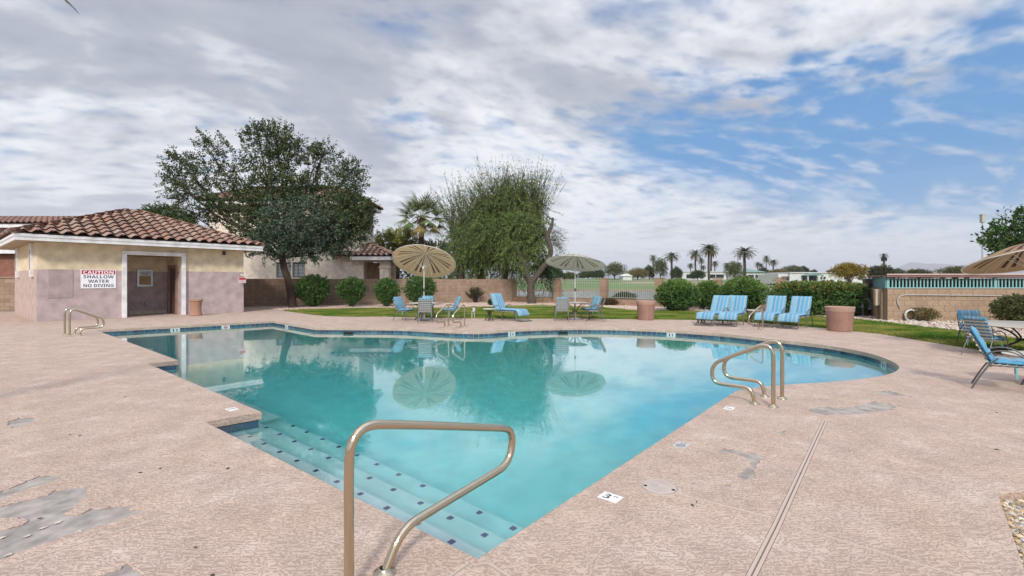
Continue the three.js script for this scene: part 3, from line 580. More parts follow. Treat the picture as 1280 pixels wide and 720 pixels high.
// ---------------------------------------------------------------- clay tile roofs
const clayN = seamless(256, 256, (x, y) => fbm(x / 22, y / 22, 4));
const clayMap = rep(dataMap(256, 256, (x, y) => 0.82 + 0.3 * clayN(x, y)), 0.55);
const clay = (r, g, b) => std({ color: rgb(r, g, b), map: clayMap, roughness: 0.85 });
const clayMats = [clay(0.35, 0.208, 0.150), clay(0.31, 0.19, 0.146), clay(0.39, 0.268, 0.208), clay(0.26, 0.16, 0.128), clay(0.36, 0.178, 0.115), clay(0.41, 0.305, 0.25), clay(0.29, 0.19, 0.15)];
const ridgeMat = clay(0.27, 0.155, 0.12);
function tileGeo(w, len, h, seg = 10, lip = 0.022) {     // an S-shaped tile: local x across, z down the slope, lower end at z = 0
  const pos = [], idx = [], prof = (t) => h * (0.5 + 0.5 * Math.cos((t * 1.25 - 0.22) * Math.PI * 2)) * (t > 0.98 ? 1 : 1);
  for (let i = 0; i <= seg; i++) { const t = i / seg, x = (t - 0.5) * w * 1.06, y = prof(t); pos.push(x, y - 0.012, -len, x, y + lip, 0, x, y + lip, 0, x, y + lip - 0.02, -0.002); }
  for (let i = 0; i < seg; i++) { const a = i * 4, b = a + 4; idx.push(a, a + 1, b, b, a + 1, b + 1, a + 2, a + 3, b + 2, b + 2, a + 3, b + 3); }
  const g = new THREE.BufferGeometry();
  g.setAttribute('position', new THREE.Float32BufferAttribute(pos, 3)); g.setIndex(idx); g.computeVertexNormals();
  return metric(g);
}
const gTile = tileGeo(0.40, 0.54, 0.115, 10, 0.06), gTileFar = tileGeo(0.40, 0.54, 0.115, 6, 0.06), gRidge = (() => { const g = new THREE.CylinderGeometry(0.085, 0.115, 0.42, 10, 1, true, -Math.PI / 2, Math.PI).rotateX(Math.PI / 2); const c = new THREE.TorusGeometry(0.115, 0.008, 4, 10, Math.PI).rotateZ(0).translate(0, 0, 0.21); return metric(merged([g, c])); })();
// hip roof over the rectangle x0..x1, z0..z1 (local), eaves at height y: tiles course by course, ridge pieces on the hips
function hipRoof(o, x0, x1, z0, z1, y, rise, { single = [], pitchW = 0.40, expo = 0.425, mats = clayMats, seed = 1, ridgeSingle = false, far = false } = {}) {
  const w = x1 - x0, d = z1 - z0, r = rngOf(seed), half = Math.min(w, d) / 2, wide = w >= d;
  const A = wide ? V(x0 + half, y + rise, (z0 + z1) / 2) : V((x0 + x1) / 2, y + rise, z0 + half), B = wide ? V(x1 - half, y + rise, (z0 + z1) / 2) : V((x0 + x1) / 2, y + rise, z1 - half);
  const c = [V(x0, y, z1), V(x1, y, z1), V(x1, y, z0), V(x0, y, z0)];            // front left, front right, back right, back left
  const nearR = wide ? B : B, sides = [
    { name: 'front', p: c[0], q: c[1], tl: wide ? A : B, tr: wide ? B : B }, { name: 'right', p: c[1], q: c[2], tl: wide ? B : B, tr: wide ? B : A },
    { name: 'back', p: c[2], q: c[3], tl: wide ? B : A, tr: A }, { name: 'left', p: c[3], q: c[0], tl: A, tr: wide ? A : B }];
  const deck = [];
  for (const s of sides) {
    const ux = s.q.clone().sub(s.p), L = ux.length(); ux.normalize();
    const up = s.tl.clone().sub(s.p), a = up.dot(ux); up.addScaledVector(ux, -a); const S = up.length(); up.normalize();
    const n = ux.clone().cross(up).normalize(), b = s.tr.clone().sub(s.p).dot(ux);
    const tri = new THREE.BufferGeometry(), P = [s.p, s.q, s.tr, s.p, s.tr, s.tl].flatMap((v) => v.clone().addScaledVector(n, -0.03).toArray());
    tri.setAttribute('position', new THREE.Float32BufferAttribute(P, 3)); tri.computeVertexNormals(); deck.push(metric(tri));
    const M = new THREE.Matrix4(), rows = Math.ceil(S / expo), list = [], tilt = new THREE.Matrix4().makeRotationX(-0.03);
    for (let k = 0; k < rows; k++) {
      const t = k * expo - 0.06, l = a * Math.max(0, t + 0.14) / S, rr = L - (L - b) * Math.max(0, t + 0.14) / S, cols = Math.floor(L / pitchW), off = (L - cols * pitchW) / 2;
      for (let i = 0; i < cols; i++) {
        const x = off + (i + 0.5) * pitchW;
        if (x < l + 0.02 || x > rr - 0.02) continue;
        const pos = s.p.clone().addScaledVector(ux, x + 0.008 * (r() - 0.5)).addScaledVector(up, t + 0.02 * (r() - 0.5)).addScaledVector(n, 0.004 + 0.012 * r());
        M.makeBasis(ux, n, up.clone().negate()).multiply(tilt); M.setPosition(pos);
        const k2 = Math.floor(r() * r() * mats.length * 0.999 + r() * 0.999) % mats.length;
        if (single.includes(s.name)) { const m = part('tile', gTile, mats[k2], o); m.matrixAutoUpdate = false; m.matrix.copy(M); m.matrix.decompose(m.position, m.quaternion, m.scale); m.matrixAutoUpdate = true; }
        else { const g = (far ? gTileFar : gTile).clone().applyMatrix4(M); list.push(tint(g, ...mats[k2].color.toArray())); }
      }
    }
    if (list.length) part('tiles', list, roofStuff, o, undefined, 'stuff');
  }
  part('roof_deck', deck, std({ color: rgb(0.16, 0.12, 0.10) }), o);
  const lines = wide ? [[c[0], A], [c[1], B], [c[2], B], [c[3], A]] : [[c[0], B], [c[1], B], [c[2], A], [c[3], A]];
  if (A.distanceTo(B) > 0.2) lines.push([A, B]);
  const rl = [];
  for (const [p, q] of lines) {
    const dir = q.clone().sub(p), L = dir.length(); dir.normalize();
    const side = V(0, 1, 0).cross(dir).normalize(), nn = dir.clone().cross(side), n = Math.round(L / 0.36);
    for (let i = 0; i < n; i++) {
      const M = new THREE.Matrix4().makeBasis(side, nn, dir.clone().negate()).multiply(new THREE.Matrix4().makeRotationX(0.05)); M.setPosition(p.clone().addScaledVector(dir, (i + 0.5) * L / n).addScaledVector(nn, 0.045));
      if (ridgeSingle) { const m = part('ridge_tile', gRidge, r() < 0.7 ? ridgeMat : mats[3], o); M.decompose(m.position, m.quaternion, m.scale); }
      else rl.push(tint(gRidge.clone().applyMatrix4(M), ...ridgeMat.color.toArray()));
    }
  }
  if (rl.length) part('ridge_tiles', rl, roofStuff, o, undefined, 'stuff');
}
const roofStuff = std({ color: 0xffffff, vertexColors: true, map: clayMap, roughness: 0.85 });

// ---------------------------------------------------------------- pool house
const purple = stucco(0.53, 0.425, 0.42), purpleSunTint = stucco(0.56, 0.425, 0.385), yellow = stucco(0.80, 0.68, 0.475), purpleDark = stucco(0.46, 0.365, 0.36);  // the side-wall mauve has the warm sunlight mixed into its colour
const SH = V(-17.4, 0, -17.34), SA = V(0.63, 0, -0.777), SN = V(0.777, 0, 0.63), SHTURN = Math.atan2(0.777, 0.63), SL = 7.08, SD = 7.0, SPL = 1.92, SHH = 2.95;
const shedPt = (u, v, z = 0) => { const p = onPlane(u, v, SH.clone().addScaledVector(SN, z), SN).sub(SH); return V(p.dot(SA), p.y, z); };
{
  const o = thing('pool_house', 'small two-tone stucco pool house with a clay tile hip roof', 'building', SH, SHTURN);
  const oL = shedPt(152.2, 355).x, oR = shedPt(231.6, 355).x, iL = oL + 0.15, iR = oR - 0.15, oT = 2.72, iT = 2.57, D = 2.0, T = 0.18;
  const wall = (list, m, l) => part('wall', list, m, o, l);
  // front wall in two colours, opening between iL and iR
  wall([box(iL, SPL, T, iL / 2, SPL / 2, -T / 2), box(SL - iR, SPL, T, (SL + iR) / 2, SPL / 2, -T / 2)], purple, 'mauve lower front wall');
  wall([box(iL, SHH - SPL, T, iL / 2, (SHH + SPL) / 2, -T / 2 - 0.006), box(SL - iR, SHH - SPL, T, (SL + iR) / 2, (SHH + SPL) / 2, -T / 2 - 0.006), box(iR - iL, SHH - iT, T, (iL + iR) / 2, (SHH + iT) / 2, -T / 2 - 0.006)], yellow, 'yellow upper front wall');
  wall([box(T, SPL, SD - T, T / 2, SPL / 2, -SD / 2 - T / 2), box(T, SPL, SD - T, SL - T / 2, SPL / 2, -SD / 2 - T / 2), box(SL - 2 * T, SPL, T, SL / 2, SPL / 2, -SD + T / 2)], purpleSunTint, 'mauve lower side walls tinted with warm sunlight');
  wall([box(T, SHH - SPL, SD - T, T / 2 + 0.006, (SHH + SPL) / 2, -SD / 2 - T / 2), box(T, SHH - SPL, SD - T, SL - T / 2 - 0.006, (SHH + SPL) / 2, -SD / 2 - T / 2), box(SL - 2 * T, SHH - SPL, T, SL / 2, (SHH + SPL) / 2, -SD + T / 2)], yellow, 'yellow upper side walls');
  // entry recess
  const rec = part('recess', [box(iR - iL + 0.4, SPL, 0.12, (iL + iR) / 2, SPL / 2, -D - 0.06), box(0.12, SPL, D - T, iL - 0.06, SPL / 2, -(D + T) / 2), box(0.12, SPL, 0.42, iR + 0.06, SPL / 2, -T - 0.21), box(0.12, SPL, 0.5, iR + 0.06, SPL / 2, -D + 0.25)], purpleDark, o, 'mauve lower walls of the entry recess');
  part('upper_wall', [box(iR - iL + 0.4, SHH - SPL, 0.12, (iL + iR) / 2, (SHH + SPL) / 2, -D - 0.064), box(0.12, SHH - SPL, D - T, iL - 0.064, (SHH + SPL) / 2, -(D + T) / 2), box(0.12, SHH - SPL, D - T, iR + 0.064, (SHH + SPL) / 2, -(D + T) / 2)], yellow, rec);
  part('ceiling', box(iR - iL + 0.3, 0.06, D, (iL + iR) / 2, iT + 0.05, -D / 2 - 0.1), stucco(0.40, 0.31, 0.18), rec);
  const curb = std({ color: rgb(0.62, 0.53, 0.43), map: mottMap });
  for (let i = 0; i < 4; i++) part('kerb_block', rbox((iR - iL) / 4 - 0.02, 0.15, 0.07, 0.008, iL + (i + 0.5) * (iR - iL) / 4, 0.075, -D + 0.035), curb, rec);
  const door = part('door', box(0.06, 2.08, 1.0, iR + 0.03, 1.05, -1.06), std({ color: rgb(0.12, 0.07, 0.055), map: mottMap, roughness: 0.5 }), o, 'dark brown door in the side of the recess');
  part('door_frame', [box(0.10, 2.2, 0.10, iR - 0.012, 1.1, -0.53), box(0.10, 2.2, 0.10, iR - 0.012, 1.1, -1.60), box(0.10, 0.12, 0.97, iR - 0.012, 2.14, -1.065)], stucco(0.33, 0.2, 0.17), door);
  part('handle', [bar(V(iR - 0.02, 0.98, -0.7), V(iR - 0.07, 0.98, -0.7), 0.012), bar(V(iR - 0.07, 0.98, -0.7), V(iR - 0.07, 0.98, -0.82), 0.012)], std({ color: rgb(0.1, 0.09, 0.08), metalness: 0.8, roughness: 0.4 }), door);
  // white surround of the opening
  part('door_surround', [box(0.15, iT, 0.10, oL + 0.075, iT / 2, 0.035), box(0.15, iT, 0.10, oR - 0.075, iT / 2, 0.035), box(oR - oL, 0.15, 0.10, (oL + oR) / 2, iT + 0.075, 0.035)], whitePaint, o);
  // the smoother, darker square of patched stucco left of the sign
  const pa = shedPt(60.5, 336.5), pb = shedPt(91, 372);
  part('patched_panel', box(pb.x - pa.x, pa.y - pb.y, 0.02, (pa.x + pb.x) / 2, (pa.y + pb.y) / 2, 0.004), purpleDark, o, 'darker square of patched mauve stucco');
  // slim louvred vents on the left side
  for (const q of [1.05, 5.5]) {
    const v = part('vent', box(0.09, 1.28, 0.46, -0.04, 2.29, -q), whitePaint, o);
    part('opening', box(0.02, 0.75, 0.12, -0.085, 2.3, -q), std({ color: rgb(0.12, 0.11, 0.12) }), v);
    for (let i = 0; i < 8; i++) part('louver', box(0.03, 0.02, 0.12, -0.10, 1.97 + i * 0.095, -q), whitePaint, v);
  }
  // eaves: stepped white fascia, tan soffit, tile roof
  const H = 0.62, e = { x0: -H, x1: SL + H, z0: -SD - H, z1: H };
  const ringBoxes = (y, h, t, out) => [box(e.x1 - e.x0 + 2 * out, h, t, SL / 2, y, e.z1 + out - t / 2), box(e.x1 - e.x0 + 2 * out, h, t, SL / 2, y, e.z0 - out + t / 2), box(t, h, e.z1 - e.z0 + 2 * out - 2 * t, e.x0 - out + t / 2, y, -SD / 2), box(t, h, e.z1 - e.z0 + 2 * out - 2 * t, e.x1 + out - t / 2, y, -SD / 2)];
  part('fascia', [...ringBoxes(3.0, 0.13, 0.05, 0), ...ringBoxes(3.115, 0.10, 0.075, 0.025)], whitePaint, o);
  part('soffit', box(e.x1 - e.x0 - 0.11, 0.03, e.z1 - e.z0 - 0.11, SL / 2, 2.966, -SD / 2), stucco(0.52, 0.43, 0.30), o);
  const roof = part('roof', box(e.x1 - e.x0 - 0.16, 0.08, e.z1 - e.z0 - 0.16, SL / 2, 3.10, -SD / 2), std({ color: rgb(0.16, 0.12, 0.10) }), o);
  hipRoof(roof, e.x0 - 0.02, e.x1 + 0.02, e.z0 - 0.02, e.z1 + 0.02, 3.19, 1.62, { single: ['front'], ridgeSingle: true, seed: 5 });
  // things mounted on the walls
  const onWall = (name, label, cat, p) => { const t = thing(name, label, cat, SH.clone().addScaledVector(SA, p.x).addScaledVector(SN, p.z).setY(p.y), SHTURN); return t; };
  const s0 = shedPt(100.6, 336.8), s1 = shedPt(145, 360.3), sw = s1.x - s0.x, sh = s0.y - s1.y, cv = document.createElement('canvas'); cv.width = 768; cv.height = Math.round(768 * sh / sw);
  { const x = cv.getContext('2d'), W = cv.width, Hh = cv.height; x.fillStyle = '#eceef2'; x.fillRect(0, 0, W, Hh); x.fillStyle = '#a81e3c'; x.fillRect(14, 12, W - 28, Hh * 0.22); x.textAlign = 'center'; x.textBaseline = 'middle';
    const line = (t, y, w, h, c, sp = false) => { x.save(); x.fillStyle = c; x.font = 'bold 100px sans-serif'; const m = x.measureText(t).width; x.translate(W / 2, y); x.scale(w / m, h / 73); x.fillText(t, 0, 4); x.restore(); };
    line('CAUTION', Hh * 0.135, W * 0.9, Hh * 0.17, '#f4f4f6'); line('SHALLOW', Hh * 0.37, W * 0.88, Hh * 0.17, '#1c2444'); line('WATER', Hh * 0.61, W * 0.6, Hh * 0.17, '#1c2444'); line('NO DIVING', Hh * 0.85, W * 0.9, Hh * 0.17, '#1c2444'); }
  const sgn = onWall('caution_sign', 'white sign reading CAUTION SHALLOW WATER NO DIVING on the mauve wall', 'sign', V((s0.x + s1.x) / 2, (s0.y + s1.y) / 2, 0.012));
  const tx = new THREE.CanvasTexture(cv); tx.colorSpace = THREE.SRGBColorSpace;
  const fg = box(sw - 0.02, sh - 0.02, 0.004, 0, 0, 0.009); for (let i = 0; i < fg.attributes.uv.count; i++) fg.attributes.uv.setXY(i, fg.attributes.position.getX(i) / (sw - 0.02) + 0.5, fg.attributes.position.getY(i) / (sh - 0.02) + 0.5);
  part('board', box(sw, sh, 0.012, 0, 0, 0), std({ color: rgb(0.75, 0.75, 0.76), roughness: 0.5 }), sgn);
  part('face', fg, std({ map: tx, roughness: 0.5 }), sgn);
  // framed notice box in the recess
  const b0 = shedPt(171, 337, -D + 0.05), b1 = shedPt(190.8, 358, -D + 0.05), bw = b1.x - b0.x, bh = b0.y - b1.y;
  const nb = onWall('notice_box', 'white framed notice box with a tan board in the entry recess', 'notice box', V((b0.x + b1.x) / 2, (b0.y + b1.y) / 2, -D + 0.05));
  const fr = 0.075;
  part('frame', [box(bw, fr, 0.09, 0, bh / 2 - fr / 2, 0), box(bw, fr, 0.09, 0, -bh / 2 + fr / 2, 0), box(fr, bh - 2 * fr, 0.09, -bw / 2 + fr / 2, 0, 0), box(fr, bh - 2 * fr, 0.09, bw / 2 - fr / 2, 0, 0)], std({ color: rgb(0.58, 0.62, 0.66), roughness: 0.4, metalness: 0.3 }), nb);
  part('board', box(bw - 2 * fr, bh * 0.52, 0.03, 0, -bh * 0.14, -0.015), std({ color: rgb(0.42, 0.30, 0.16), roughness: 0.9, map: mottMap }), nb);
  const hc = document.createElement('canvas'); hc.width = 256; hc.height = 96; { const x = hc.getContext('2d'); x.fillStyle = '#c9ced4'; x.fillRect(0, 0, 256, 96); x.fillStyle = '#3a4258'; for (let i = 0; i < 7; i++) x.fillRect(28 + i * 30, 22, 22, 18); for (let i = 0; i < 4; i++) x.fillRect(64 + i * 34, 58, 26, 14); }
  const ht = new THREE.CanvasTexture(hc); ht.colorSpace = THREE.SRGBColorSpace;
  const hg = box(bw - 2 * fr, bh * 0.26, 0.03, 0, bh * 0.26, -0.012); for (let i = 0; i < hg.attributes.uv.count; i++) hg.attributes.uv.setXY(i, hg.attributes.position.getX(i) / (bw - 2 * fr) + 0.5, (hg.attributes.position.getY(i) - bh * 0.13) / (bh * 0.26));
  part('header', hg, std({ map: ht, roughness: 0.6 }), nb);
  // outlet, lamp under the eave, red sign at the right end
  const q0 = shedPt(183.5, 379.5, -D + 0.04), ou = onWall('outlet_box', 'small grey outlet box low on the recess wall', 'outlet', q0);
  part('cover', rbox(0.13, 0.17, 0.09, 0.02), std({ color: rgb(0.26, 0.27, 0.27), roughness: 0.5 }), ou); part('lid', rbox(0.09, 0.1, 0.03, 0.012, 0, 0.005, 0.05), std({ color: rgb(0.36, 0.37, 0.37), roughness: 0.4 }), ou);
  const l0 = shedPt(280, 316, 0.06), la = onWall('wall_lamp', 'small dark lamp under the eave at the right of the pool house', 'lamp', l0);
  part('bracket', box(0.06, 0.1, 0.1, 0, 0.04, -0.01), darkMetal, la); part('shade', lathe([[0.03, 0.05], [0.06, 0.02], [0.065, -0.09], [0.055, -0.1], [0, -0.1]], 16), darkMetal, la);
  const r0 = shedPt(301, 351, 0.02), rs = onWall('warning_sign', 'small red and white sign at the right corner of the pool house', 'sign', V(SL - 0.12, 0, 0.12));
  const rc = document.createElement('canvas'); rc.width = 192; rc.height = 144; { const x = rc.getContext('2d'); x.fillStyle = '#d9d2d2'; x.fillRect(0, 0, 192, 144); x.fillStyle = '#b5283c'; x.fillRect(8, 8, 176, 58); x.fillStyle = '#b5485a'; for (let i = 0; i < 5; i++) { x.fillRect(16 + i * 34, 84, 24, 14); x.fillRect(16 + i * 34, 112, 24, 14); } }
  const rt = new THREE.CanvasTexture(rc); rt.colorSpace = THREE.SRGBColorSpace;
  const rg = box(0.32, 0.27, 0.012, 0, 1.53, 0.03); for (let i = 0; i < rg.attributes.uv.count; i++) rg.attributes.uv.setXY(i, rg.attributes.position.getX(i) / 0.32 + 0.5, (rg.attributes.position.getY(i) - 1.395) / 0.27);
  part('plate', rg, std({ map: rt, roughness: 0.5 }), rs); part('post', box(0.03, 1.66, 0.03, 0, 0.83, 0), stucco(0.5, 0.42, 0.42), rs); part('cap', rbox(0.12, 0.1, 0.06, 0.02, 0.0, 1.78, 0.0), whitePaint, rs);
}
{ // waste bin beside the entrance
  const b = thing('waste_bin', 'round ribbed terracotta waste bin against the pool house wall', 'bin', G(245, 394.4)), m = stucco(0.42, 0.235, 0.165);
  part('body', lathe([[0, 0], [0.225, 0], [0.235, 0.03], [0.205, 0.2], [0.2, 0.38], [0.235, 0.6], [0.24, 0.63]], 28), m, b);
  part('rim', lathe([[0.24, 0.625], [0.262, 0.63], [0.262, 0.69], [0.22, 0.7], [0.2, 0.66], [0, 0.62]], 28), m, b);
}

// ---------------------------------------------------------------- the cream house behind the wall
{
  const o = thing('cream_house', 'cream stucco two-storey house with tile roofs behind the block wall and tree', 'house');
  const cream = stucco(0.74, 0.66, 0.56), creamD = stucco(0.50, 0.42, 0.33), d = 34, S = px2m(d), X = (u) => (u - CX) * S, Y = (v) => EYE - (v - HZ) * S;
  const winL = [[345.2, 363.5], [365.3, 381]], yT = Y(327.6), yB = Y(347.2), x0 = X(262), x1 = X(449), zf = -d, th = 0.25;
  const topY = Y(257);
  // front wall around the windows
  const cuts = [x0, X(winL[0][0]), X(winL[0][1]), X(winL[1][0]), X(winL[1][1]), x1];
  part('wall', [box(cuts[1] - cuts[0], topY, th, (cuts[0] + cuts[1]) / 2, topY / 2, zf - th / 2), box(cuts[3] - cuts[2], yT - yB, th, (cuts[2] + cuts[3]) / 2, (yT + yB) / 2, zf - th / 2), box(cuts[5] - cuts[4], topY, th, (cuts[4] + cuts[5]) / 2, topY / 2, zf - th / 2), box(cuts[4] - cuts[1], topY - yT, th, (cuts[1] + cuts[4]) / 2, (topY + yT) / 2, zf - th / 2), box(cuts[4] - cuts[1], yB, th, (cuts[1] + cuts[4]) / 2, yB / 2, zf - th / 2)], cream, o);
  part('wall', [box(th, topY, 3, x1 - th / 2, topY / 2, zf - th - 1.5), box(th, topY, 3, x0 + th / 2, topY / 2, zf - th - 1.5), box(x1 - x0, topY, th, (x0 + x1) / 2, topY / 2, zf - 3 - th * 1.5)], cream, o);
  part('eave', [box(x1 - x0 + 1.0, 0.2, 4.6, (x0 + x1) / 2, topY + 0.1, zf - 1.7)], whitePaint, o);
  for (const [a, b] of winL) {
    const w = part('window', [box(X(b) - X(a), 0.08, 0.10, (X(a) + X(b)) / 2, yT - 0.04, zf - 0.1), box(X(b) - X(a), 0.08, 0.10, (X(a) + X(b)) / 2, yB + 0.04, zf - 0.1), box(0.08, yT - yB - 0.16, 0.1, X(a) + 0.04, (yT + yB) / 2, zf - 0.1), box(0.08, yT - yB - 0.16, 0.1, X(b) - 0.04, (yT + yB) / 2, zf - 0.1), box(0.05, yT - yB - 0.16, 0.06, (X(a) + X(b)) / 2 - 0.08, (yT + yB) / 2, zf - 0.12)], std({ color: rgb(0.15, 0.15, 0.15), roughness: 0.5 }), o);
    part('pane', box(X(b) - X(a) - 0.16, yT - yB - 0.16, 0.012, (X(a) + X(b)) / 2, (yT + yB) / 2, zf - 0.15), new THREE.MeshPhysicalMaterial({ color: rgb(0.10, 0.13, 0.16), roughness: 0.05, specularIntensity: 1 }), w);
    for (let i = 0; i < 9; i++) part('blind_slat', box(X(b) - X(a) - 0.18, 0.05, 0.01, (X(a) + X(b)) / 2, yB + 0.15 + i * 0.1, zf - 0.135), std({ color: rgb(0.42, 0.45, 0.48) }), w);
    part('sill', box(X(b) - X(a) + 0.06, 0.05, 0.08, (X(a) + X(b)) / 2, yB - 0.03, zf + 0.02), cream, w);
  }
  const roof = part('roof', box(x1 - x0 + 0.9, 0.06, 4.5, (x0 + x1) / 2, topY + 0.24, zf - 1.7), std({ color: rgb(0.16, 0.12, 0.10) }), o);
  hipRoof(roof, x0 - 0.55, x1 + 0.55, zf - 4.1, zf + 0.7, topY + 0.32, 1.15, { far: true, mats: clayMats.slice(1, 4), seed: 15 });
  // single-storey porch on the right
  const p0 = X(449), pc = X(474.5), p1 = X(486), eY = Y(327.2);
  const po = part('porch', [box(0.3, eY, 0.3, p0 + 0.15, eY / 2, zf - 0.16), box(p1 - pc, eY, 0.55, (p1 + pc) / 2, eY / 2, zf - 0.28), box(p1 - p0, 0.22, 0.3, (p0 + p1) / 2, eY - 0.11 + 0.22, zf - 0.15)], cream, o);
  part('column_band', [box(p1 - pc + 0.12, 0.12, 0.67, (p1 + pc) / 2, Y(334), zf - 0.28)], cream, po);
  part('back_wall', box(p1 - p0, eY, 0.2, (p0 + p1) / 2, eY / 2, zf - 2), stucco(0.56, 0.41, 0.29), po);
  part('ceiling_fan', [box(1.3, 0.02, 0.14, (p0 + pc) / 2 + 0.2, Y(331.5), zf - 1.6, 0.2), box(0.14, 0.02, 1.3, (p0 + pc) / 2 + 0.2, Y(331.5) + 0.002, zf - 1.6, 0.2), box(0.06, 0.35, 0.06, (p0 + pc) / 2 + 0.2, Y(331.5) + 0.18, zf - 1.6)], std({ color: rgb(0.12, 0.08, 0.06) }), po);
  part('fascia', [box(X(491) - X(440), 0.26, 0.05, (X(491) + X(440)) / 2, eY + 0.24, zf + 0.5), box(0.05, 0.26, 5, X(491) - 0.025, eY + 0.24, zf - 2.03)], whitePaint, o);
  part('soffit', box(X(491) - X(440) - 0.06, 0.03, 5.4, (X(491) + X(440)) / 2 - 0.03, eY + 0.16, zf - 2.25), cream, o);
  const r2 = part('porch_roof', box(X(491) - X(440) - 0.1, 0.05, 5.3, (X(491) + X(440)) / 2, eY + 0.34, zf - 2.2), std({ color: rgb(0.16, 0.12, 0.10) }), o);
  hipRoof(r2, X(418), X(492), zf - 5, zf + 0.58, eY + 0.40, 0.95, { far: true, mats: clayMats.slice(1, 4), seed: 16 });
}
{ // neighbour on the far left: upper roof, wall, lower roof, brown wall
  const o = thing('brown_house', 'brown stucco house with stepped tile roofs at the left edge', 'house');
  const d = 31, S = px2m(d), X = (u) => (u - CX) * S, Y = (v) => EYE - (v - HZ) * S, zf = -d;
  part('wall', box(X(40) - X(-260), Y(318), 0.25, (X(40) + X(-260)) / 2, Y(318) / 2, zf), stucco(0.27, 0.125, 0.09), o, 'reddish brown lower wall');
  part('wall', [box(X(66) - X(-260), Y(279) - Y(318), 7, (X(66) + X(-260)) / 2, (Y(279) + Y(318)) / 2, zf - 5.2)], stucco(0.50, 0.42, 0.38), o, 'pale upper wall');
  part('fascia', [box(X(48) - X(-260), 0.32, 0.06, (X(48) + X(-260)) / 2, Y(314.5), zf + 0.6)], whitePaint, o);
  part('fascia', [box(X(74) - X(-260), 0.26, 0.06, (X(74) + X(-260)) / 2, Y(279.5), zf - 1.2), box(0.06, 0.26, 8, X(74), Y(279.5), zf - 5.2)], whitePaint, o);
  const lo = part('lower_roof', box(X(48) - X(-260), 0.05, 2.4, (X(48) + X(-260)) / 2, Y(312), zf - 0.6), std({ color: rgb(0.16, 0.12, 0.10) }), o);
  hipRoof(lo, X(-260), X(50), zf - 3.4, zf + 0.65, Y(311.5), 1.05, { far: true, mats: [clay(0.22, 0.13, 0.12), clay(0.26, 0.15, 0.13)], seed: 17 });
  const up = part('upper_roof', box(X(74) - X(-260), 0.05, 7.8, (X(74) + X(-260)) / 2, Y(276), zf - 5.2), std({ color: rgb(0.16, 0.12, 0.10) }), o);
  hipRoof(up, X(-260), X(86), zf - 10, zf - 1.1, Y(276.5), 0.95, { far: true, mats: [clay(0.30, 0.17, 0.13), clay(0.25, 0.14, 0.11), clay(0.36, 0.2, 0.15)], seed: 18 });
}

// ---------------------------------------------------------------- rails
function roundPath(pts, rad, n = 7) {                  // a polyline with its corners rounded by the given radii
  const out = [pts[0].clone()];
  for (let i = 1; i + 1 < pts.length; i++) {
    const p = pts[i], a = pts[i - 1].clone().sub(p), b = pts[i + 1].clone().sub(p), R = Math.min(rad[i] ?? rad[0], a.length() * 0.49, b.length() * 0.49);
    const s = p.clone().addScaledVector(a.normalize(), R), e = p.clone().addScaledVector(b.normalize(), R);
    for (let k = 0; k <= n; k++) { const t = k / n; out.push(s.clone().multiplyScalar((1 - t) ** 2).addScaledVector(p, 2 * t * (1 - t)).addScaledVector(e, t * t)); }
  }
  out.push(pts.at(-1).clone());
  return out;
}
function pipe(pts, r, rad = 10, closed = false) {      // a tube through every given point
  const keep = [pts[0]]; for (const p of pts) if (p.distanceTo(keep.at(-1)) > 0.004) keep.push(p);
  const c = new THREE.CurvePath(); for (let i = 0; i + 1 < keep.length; i++) c.add(new THREE.LineCurve3(keep[i], keep[i + 1]));
  const cr = new THREE.CatmullRomCurve3(keep, closed, 'centripetal');
  return new THREE.TubeGeometry(cr, Math.max(12, keep.length * 3), r, rad, closed);
}
const RAIL = [[0, 0], [0, 0.785], [0.70, 0.435], [0.70, 0.19], [0.235, 0.19], [0.2, 0]], RAILR = [0.1, 0.21, 0.17, 0.17, 0.15];
const RAILLONG = [[0, 0], [0, 0.815], [1.245, 0.49], [1.20, 0.265], [0.31, 0.185], [0.2, 0]], RAILLR = [0.1, 0.19, 0.14, 0.13, 0.20];
function rail(label, base, dir, prof, radii, group) {
  const o = thing('hand_rail', label, 'hand rail', base, Math.atan2(-dir.z, dir.x), group);
  part('bar', pipe(roundPath(prof.map(([s, h]) => V(s, h, 0)), radii, 8), 0.0238, 16), railMetal, o);
  for (const s of [0, 0.2]) part('foot_plate', lathe([[0.024, 0.030], [0.030, 0.028], [0.036, 0.014], [0.054, 0.010], [0.058, 0.004], [0.058, 0]], 24).translate(s, 0.001, 0), railMetal, o);
  return o;
}
{
  const g = 'pool hand rails', inR = eL.clone(), inN = eR.clone();
  const nearFoot = G(480.5, 716.9), nearBase = nearFoot.clone().addScaledVector(inN, -0.2);
  rail('large single metal hand rail over the entry steps, nearest the camera', nearBase, inN, RAILLONG, RAILLR, g);
  rail('front bronze rail of the pair on the right deck edge', G(966.6, 508.6), inR, RAIL, RAILR, g);
  rail('rear bronze rail of the pair on the right deck edge', G(977.7, 498.7), inR, RAIL, RAILR, g);
  rail('front rail of the pair before the mauve pool house wall', G(87.1, 420.6), inN, RAIL, RAILR, g);
  rail('back rail of the pair before the mauve pool house wall', G(81, 418.5), inN, RAIL, RAILR, g);
  rail('left rail of the pair on the far side beside the dining set', G(560.6, 408.4), V(-0.43, 0, 0.90).normalize(), RAIL, RAILR, g);
  rail('right rail of the pair on the far side beside the path light', G(580.7, 408.8), V(-0.43, 0, 0.90).normalize(), RAIL, RAILR, g);
  rail('single rail at the far pool edge before the blue lounge chairs', G(953.4, 411.9), V(-0.86, 0, 0.5).normalize(), RAIL, RAILR, g);
}

